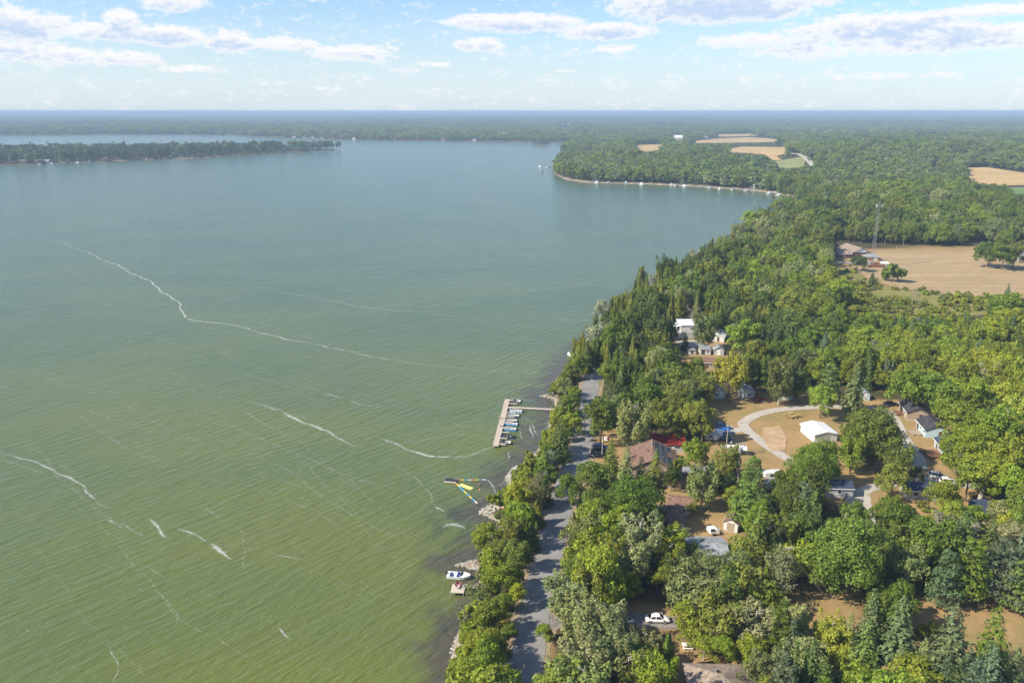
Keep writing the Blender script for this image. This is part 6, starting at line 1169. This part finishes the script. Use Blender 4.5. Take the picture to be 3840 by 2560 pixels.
# boats and docks along the far point and the peninsula
def far_boat(px, py, Lb, m, label, dockit=False, group='boats along the far point'):
    x, y = at(px, py, 0.); p = thing('moored_boat', label, 'boat', (x, y, 0), random.uniform(-.5, .5), group); MB().loft([[(-Lb/2,-1.1,.0),(-Lb/2,1.1,.0),(-Lb/2,1.2,1.0),(-Lb/2,-1.2,1.0)], [(Lb*.2,-1.1,.0),(Lb*.2,1.1,0),(Lb*.2,1.2,1.1),(Lb*.2,-1.2,1.1)], [(Lb/2,-.1,.3),(Lb/2,.1,.3),(Lb/2,.1,1.3),(Lb/2,-.1,1.3)]]).build('hull', m, p)
    MB().box((0, 0, 1.9), (Lb * .45, 2., 1.3)).build('canopy', m if m is not BLU else TRIM, p)
    if dockit: MB().box((Lb * .1, 3.2, .55), (1.6, 9., .3)).build('jetty', WOOD, p)
for i, (px, py, m_, dk_) in enumerate([(2238,686,WHT,True),(2283,687,INT,True),(2347,688,BLU,False),(2406,692,WHT,True),(2518,695,INT,True),(2536,699,INT,True),(2566,699,WHT,True),(2660,706,INT,True),(2702,711,WHT,True),(2750,713,INT,True),(2800,717,INT,True),(2885,727,WHT,False),(2920,733,WHT,False),(2050,632,WHT,False),(2060,626,INT,False),(2032,646,INT,False),(2025,626,WHT,False)]):
    far_boat(px, py, 6.5, m_, ('moored boat along the far point beach, %s from the left' % ['first','second','third','fourth','fifth','sixth','seventh','eighth','ninth','tenth','eleventh','twelfth','thirteenth'][i]) if i < 13 else 'boat on a mooring off the tip of the far point, %s' % ['rightmost', 'second from right', 'nearest one', 'farthest out'][i - 13])
for i, (px, py) in enumerate([(148,617),(195,613),(238,611),(292,609),(335,607),(548,598),(620,594),(680,591),(720,593),(838,584),(895,580),(930,578),(1052,572),(1090,571),(1200,565)]):
    far_boat(px, py + 1.5, 8., [WHT, WHT, INT][i % 3], 'white boat moored along the left peninsula, %s from the left' % ['first','second','third','fourth','fifth','sixth','seventh','eighth','ninth','tenth','eleventh','twelfth','thirteenth','fourteenth','fifteenth'][i], i % 2 == 0, 'boats along the peninsula')

# ------------------------------------------------------------------ stones and foam
def rock_mesh(seed):
    rg = np.random.default_rng(seed); V = []
    for z, r in ((-.4, .5), (-.15, .95), (.2, .9), (.48, .5)):
        for a in np.linspace(0, 6.28, 7, False): k = r * rg.uniform(.75, 1.15); V.append((k * math.cos(a + z), k * math.sin(a + z), z * rg.uniform(.8, 1.2)))
    return MB().loft([V[i * 7:(i + 1) * 7] for i in range(4)]).mesh('boulder', mat('pale_limestone', (.40,.365,.32), .9, .25, 1.6, bump=.4))
RK = [rock_mesh(i) for i in range(6)]
def boulders(n, P, s0, s1, label, group):
    k = 0; xs = [p[0] for p in P]; ys = [p[1] for p in P]
    while k < n:
        px, py = random.uniform(min(xs), max(xs)), random.uniform(min(ys), max(ys))
        if not inpoly(np.array([px]), np.array([py]), P)[0]: continue
        x, y = at(px, py, .2); s = random.uniform(s0, s1); o = link('boulder', random.choice(RK), None, (x, y, max(ht(x, y), -.12) + s * .22), random.uniform(0, 6.28)); o.scale = (s, s * random.uniform(.7, 1.), s * random.uniform(.6, .9)); tag(o, label, 'boulder', group); k += 1
boulders(58, [(1795,1925),(1800,1912),(1846,1893),(1872,1896),(1872,1922),(1830,1934)], .22, .6, 'pale boulder in the rock pile on the small point', 'boulders on the small point'); boulders(34, [(1700,2116),(1740,2108),(1800,2092),(1800,2140),(1745,2124)], .18, .5, 'pale stone in the spit above the speedboat', 'stones in the spit')
boulders(22, [(2022,1484),(2060,1476),(2094,1470),(2092,1500),(2076,1498)], .25, .6, 'pale stone in the spit beyond the long dock', 'stones beyond the dock'); boulders(26, [(1690,2440),(1712,2380),(1740,2390),(1725,2480),(1700,2500)], .2, .55, 'pale stone on the shore at the bottom', 'stones at the bottom shore'); boulders(14, [(3380,1033),(3460,1052),(3560,1078),(3700,1105),(3700,1110),(3540,1080),(3440,1054),(3375,1038)], .45, .85, 'pale boulder in the line across the dry field', 'boulders lined across the dry field')
cob = MB()
for i in range(900):
    j = random.randrange(1, 46); a, b = LAKE[j + 1], LAKE[j + 2]; t = random.random(); x, y = a[0] + (b[0]-a[0])*t + random.uniform(-.5, 1.7), a[1] + (b[1]-a[1])*t + random.uniform(-.8, .8); z = ht(x, y)
    if y > 300 or z < -.15: continue
    s = random.uniform(.12, .34); cob.box((x, y, z + s * .2), (s * 1.3, s, s * .8), random.uniform(0, 3), .6)
tag(cob.build('shore_cobbles', mat('pale_limestone', (.52,.48,.43))), 'pale cobbles scattered along the near shoreline', 'cobbles', kind='stuff')
# wind-blown foam streaks lying on the lake
FV, FF, FT = [], [], []
def streak(P, w, th, step=.8, wob=.5):
    n = 0; pts = smooth_path(P, 6); acc = []
    for a, b in zip(pts[:-1], pts[1:]):
        L_ = math.hypot(b[0]-a[0], b[1]-a[1]); k = max(1, int(L_ / step))
        for i in range(k): acc.append((a[0] + (b[0]-a[0]) * i / k, a[1] + (b[1]-a[1]) * i / k))
    ph = random.uniform(0, 6); base = len(FV)
    for i, (x, y) in enumerate(acc):
        a, b = acc[max(i-1, 0)], acc[min(i+1, len(acc)-1)]; dx, dy = b[0]-a[0], b[1]-a[1]; l = math.hypot(dx, dy) or 1; nx, ny = -dy/l, dx/l
        o = wob * (math.sin(i * .06 + ph) + .5 * math.sin(i * .17 + 2 * ph) + .22 * math.sin(i * .47 + 3 * ph)) + random.gauss(0, wob * .06); e = math.sin(math.pi * min(1, max(0, (i + .5) / len(acc)))) ** .4; ww = w * (.55 + .6 * abs(math.sin(i * .17 + ph))) * (.4 + .6 * e)
        for k, tt in ((-1, -.45), (0, .12), (1, -.45)): FV.append((x + nx * (o + k * ww), y + ny * (o + k * ww), .03)); FT.append(tt + th * e - (0 if k else .0))
    for i in range(len(acc) - 1):
        for k in range(2): FF.append((base + 3*i + k, base + 3*i + k + 1, base + 3*i + 4 + k, base + 3*i + 3 + k))
def S(*p): return [at(a * 1.6327, b * 1.6327, 0) for a, b in p]
for P, w, th in [(S((60,528),(200,580),(330,640),(400,690),(440,733),(520,745),(620,768),(760,800),(900,825),(1050,847),(1180,855),(1292,853)), .8, .34), (S((480,640),(650,670),(820,702),(1000,722),(1190,744)), .7, .22), (S((575,918),(620,935),(680,965),(760,998),(842,1030)), .8, .34),
    (S((0,1030),(60,1056),(120,1082),(200,1130),(260,1170)), .6, .26), (S((490,1245),(520,1260),(548,1284)), .8, .4), (S((340,1193),(362,1214),(382,1240)), .7, .34), (S((400,1216),(440,1228),(482,1246)), .6, .26), (S((700,890),(800,920),(905,936)), .6, .22), (S((860,1000),(950,1035),(1040,1046),(1090,1040),(1132,1024)), .7, .32),
    (S((990,550),(1120,572),(1300,600),(1460,608)), .8, .18), (S((1030,660),(1130,671),(1290,660),(1420,655)), .7, .16), (S((1255,730),(1320,736),(1390,732)), .6, .26), (S((1330,652),(1400,656),(1460,660)), .7, .2), (S((0,455),(200,520),(330,600)), .7, .1), (S((690,560),(900,620),(1190,700)), .6, .08), (S((1115,1102),(1130,1118),(1140,1138)), .35, .34),
    (S((1208,975),(1215,995),(1222,1010)), .35, .3), (S((1218,972),(1228,990),(1240,1006)), .35, .3), (S((1195,985),(1204,1000),(1210,1006)), .3, .3), (S((1020,1215),(1040,1208),(1066,1218)), .8, .25), (S((1148,1118),(1160,1100)), .3, .1), (S((470,1160),(500,1190),(520,1200)), .4, .12), (S((870,1060),(940,1090),(1010,1165)), .4, .14), (S((1010,1160),(1030,1175)), .5, .36),
    (S((560,1260),(620,1270),(700,1290)), .5, .12), (S((260,1180),(300,1215),(350,1260)), .5, .12), (S((240,1190),(262,1188),(290,1215)), .5, .3), (S((30,820),(120,870),(260,920)), .5, .1), (S((940,1020),(1040,1000),(1150,1003)), .5, .1), (S((700,1050),(820,1110),(900,1190)), .45, .08), (S((520,1180),(560,1240),(580,1330)), .4, .08), (S((380,1360),(420,1400),(410,1440)), .4, .1), (S((640,1440),(668,1470)), .45, .24), (S((250,1480),(270,1530),(265,1568)), .4, .12), (S((930,870),(1010,940),(1060,960)), .5, .12)]: streak(P, w * 1.6, min(th, .31) + .02, .6, .9)
def inlake(x, y): return ht(x, y) < -1.1
def wander(x, y, a, L_):
    P = [(x, y)]; n = max(3, int(L_ / 5)); dv = 0.
    for i in range(n):
        dv = .75 * dv + random.gauss(0, .07); x += math.cos(a + dv) * L_ / n; y += math.sin(a + dv) * L_ / n
        if y < 70 or not inlake(x, y): break
        P.append((x, y))
    return P
for i in range(620):
    px, py = random.uniform(-300, 2100), 760 + 1900 * random.random() ** 1.25; x, y = at(px, py)
    if not inlake(x, y) or (y < 190 and random.random() < .75): continue
    big_ = random.random() < .45; P = wander(x, y, R(random.gauss(-41, 5)), random.uniform(40, 170) if big_ else random.uniform(5, 22))
    if len(P) > 2: streak(P, random.uniform(.4, .85) * min(1., y / 230.) * (1 + y / 500.), (random.uniform(-.01, .11) if big_ else random.uniform(-.04, .14)) - (.05 if y < 210 else 0.), .5, .35)
for j in range(26, 44):                             # lapping edge along the beaches
    a, b = LAKE[j + 3], LAKE[j + 4]
    if random.random() < .8: streak([(a[0] - .6, a[1]), ((a[0] + b[0]) / 2 - .7, (a[1] + b[1]) / 2), (b[0] - .6, b[1])], .22, .25, .5, .15)
tag(link('lake_foam', mesh_np('lake_foam', np.array(FV), np.array(FF), [foam_mat()], {'thick': FT})), 'thin white foam streaks blown across the lake', 'foam', kind='stuff')

# ------------------------------------------------------------------ haze
hm = bpy.data.materials.new('haze'); hm.use_nodes = True; nt = hm.node_tree; nt.nodes.clear()
ho = nt.nodes.new('ShaderNodeOutputMaterial'); pv = nt.nodes.new('ShaderNodeVolumePrincipled'); nt.links.new(pv.outputs[0], ho.inputs['Volume'])
pv.inputs['Color'].default_value = (.47,.64,.86, 1); pv.inputs['Density'].default_value = .00016; pv.inputs['Anisotropy'].default_value = .0
hb = MB().box((0, 30000, 46.), (130000, 66000, 108.)); h_ = hb.build('haze', hm); tag(h_, 'thin bluish summer haze over the whole landscape', 'haze', kind='stuff')
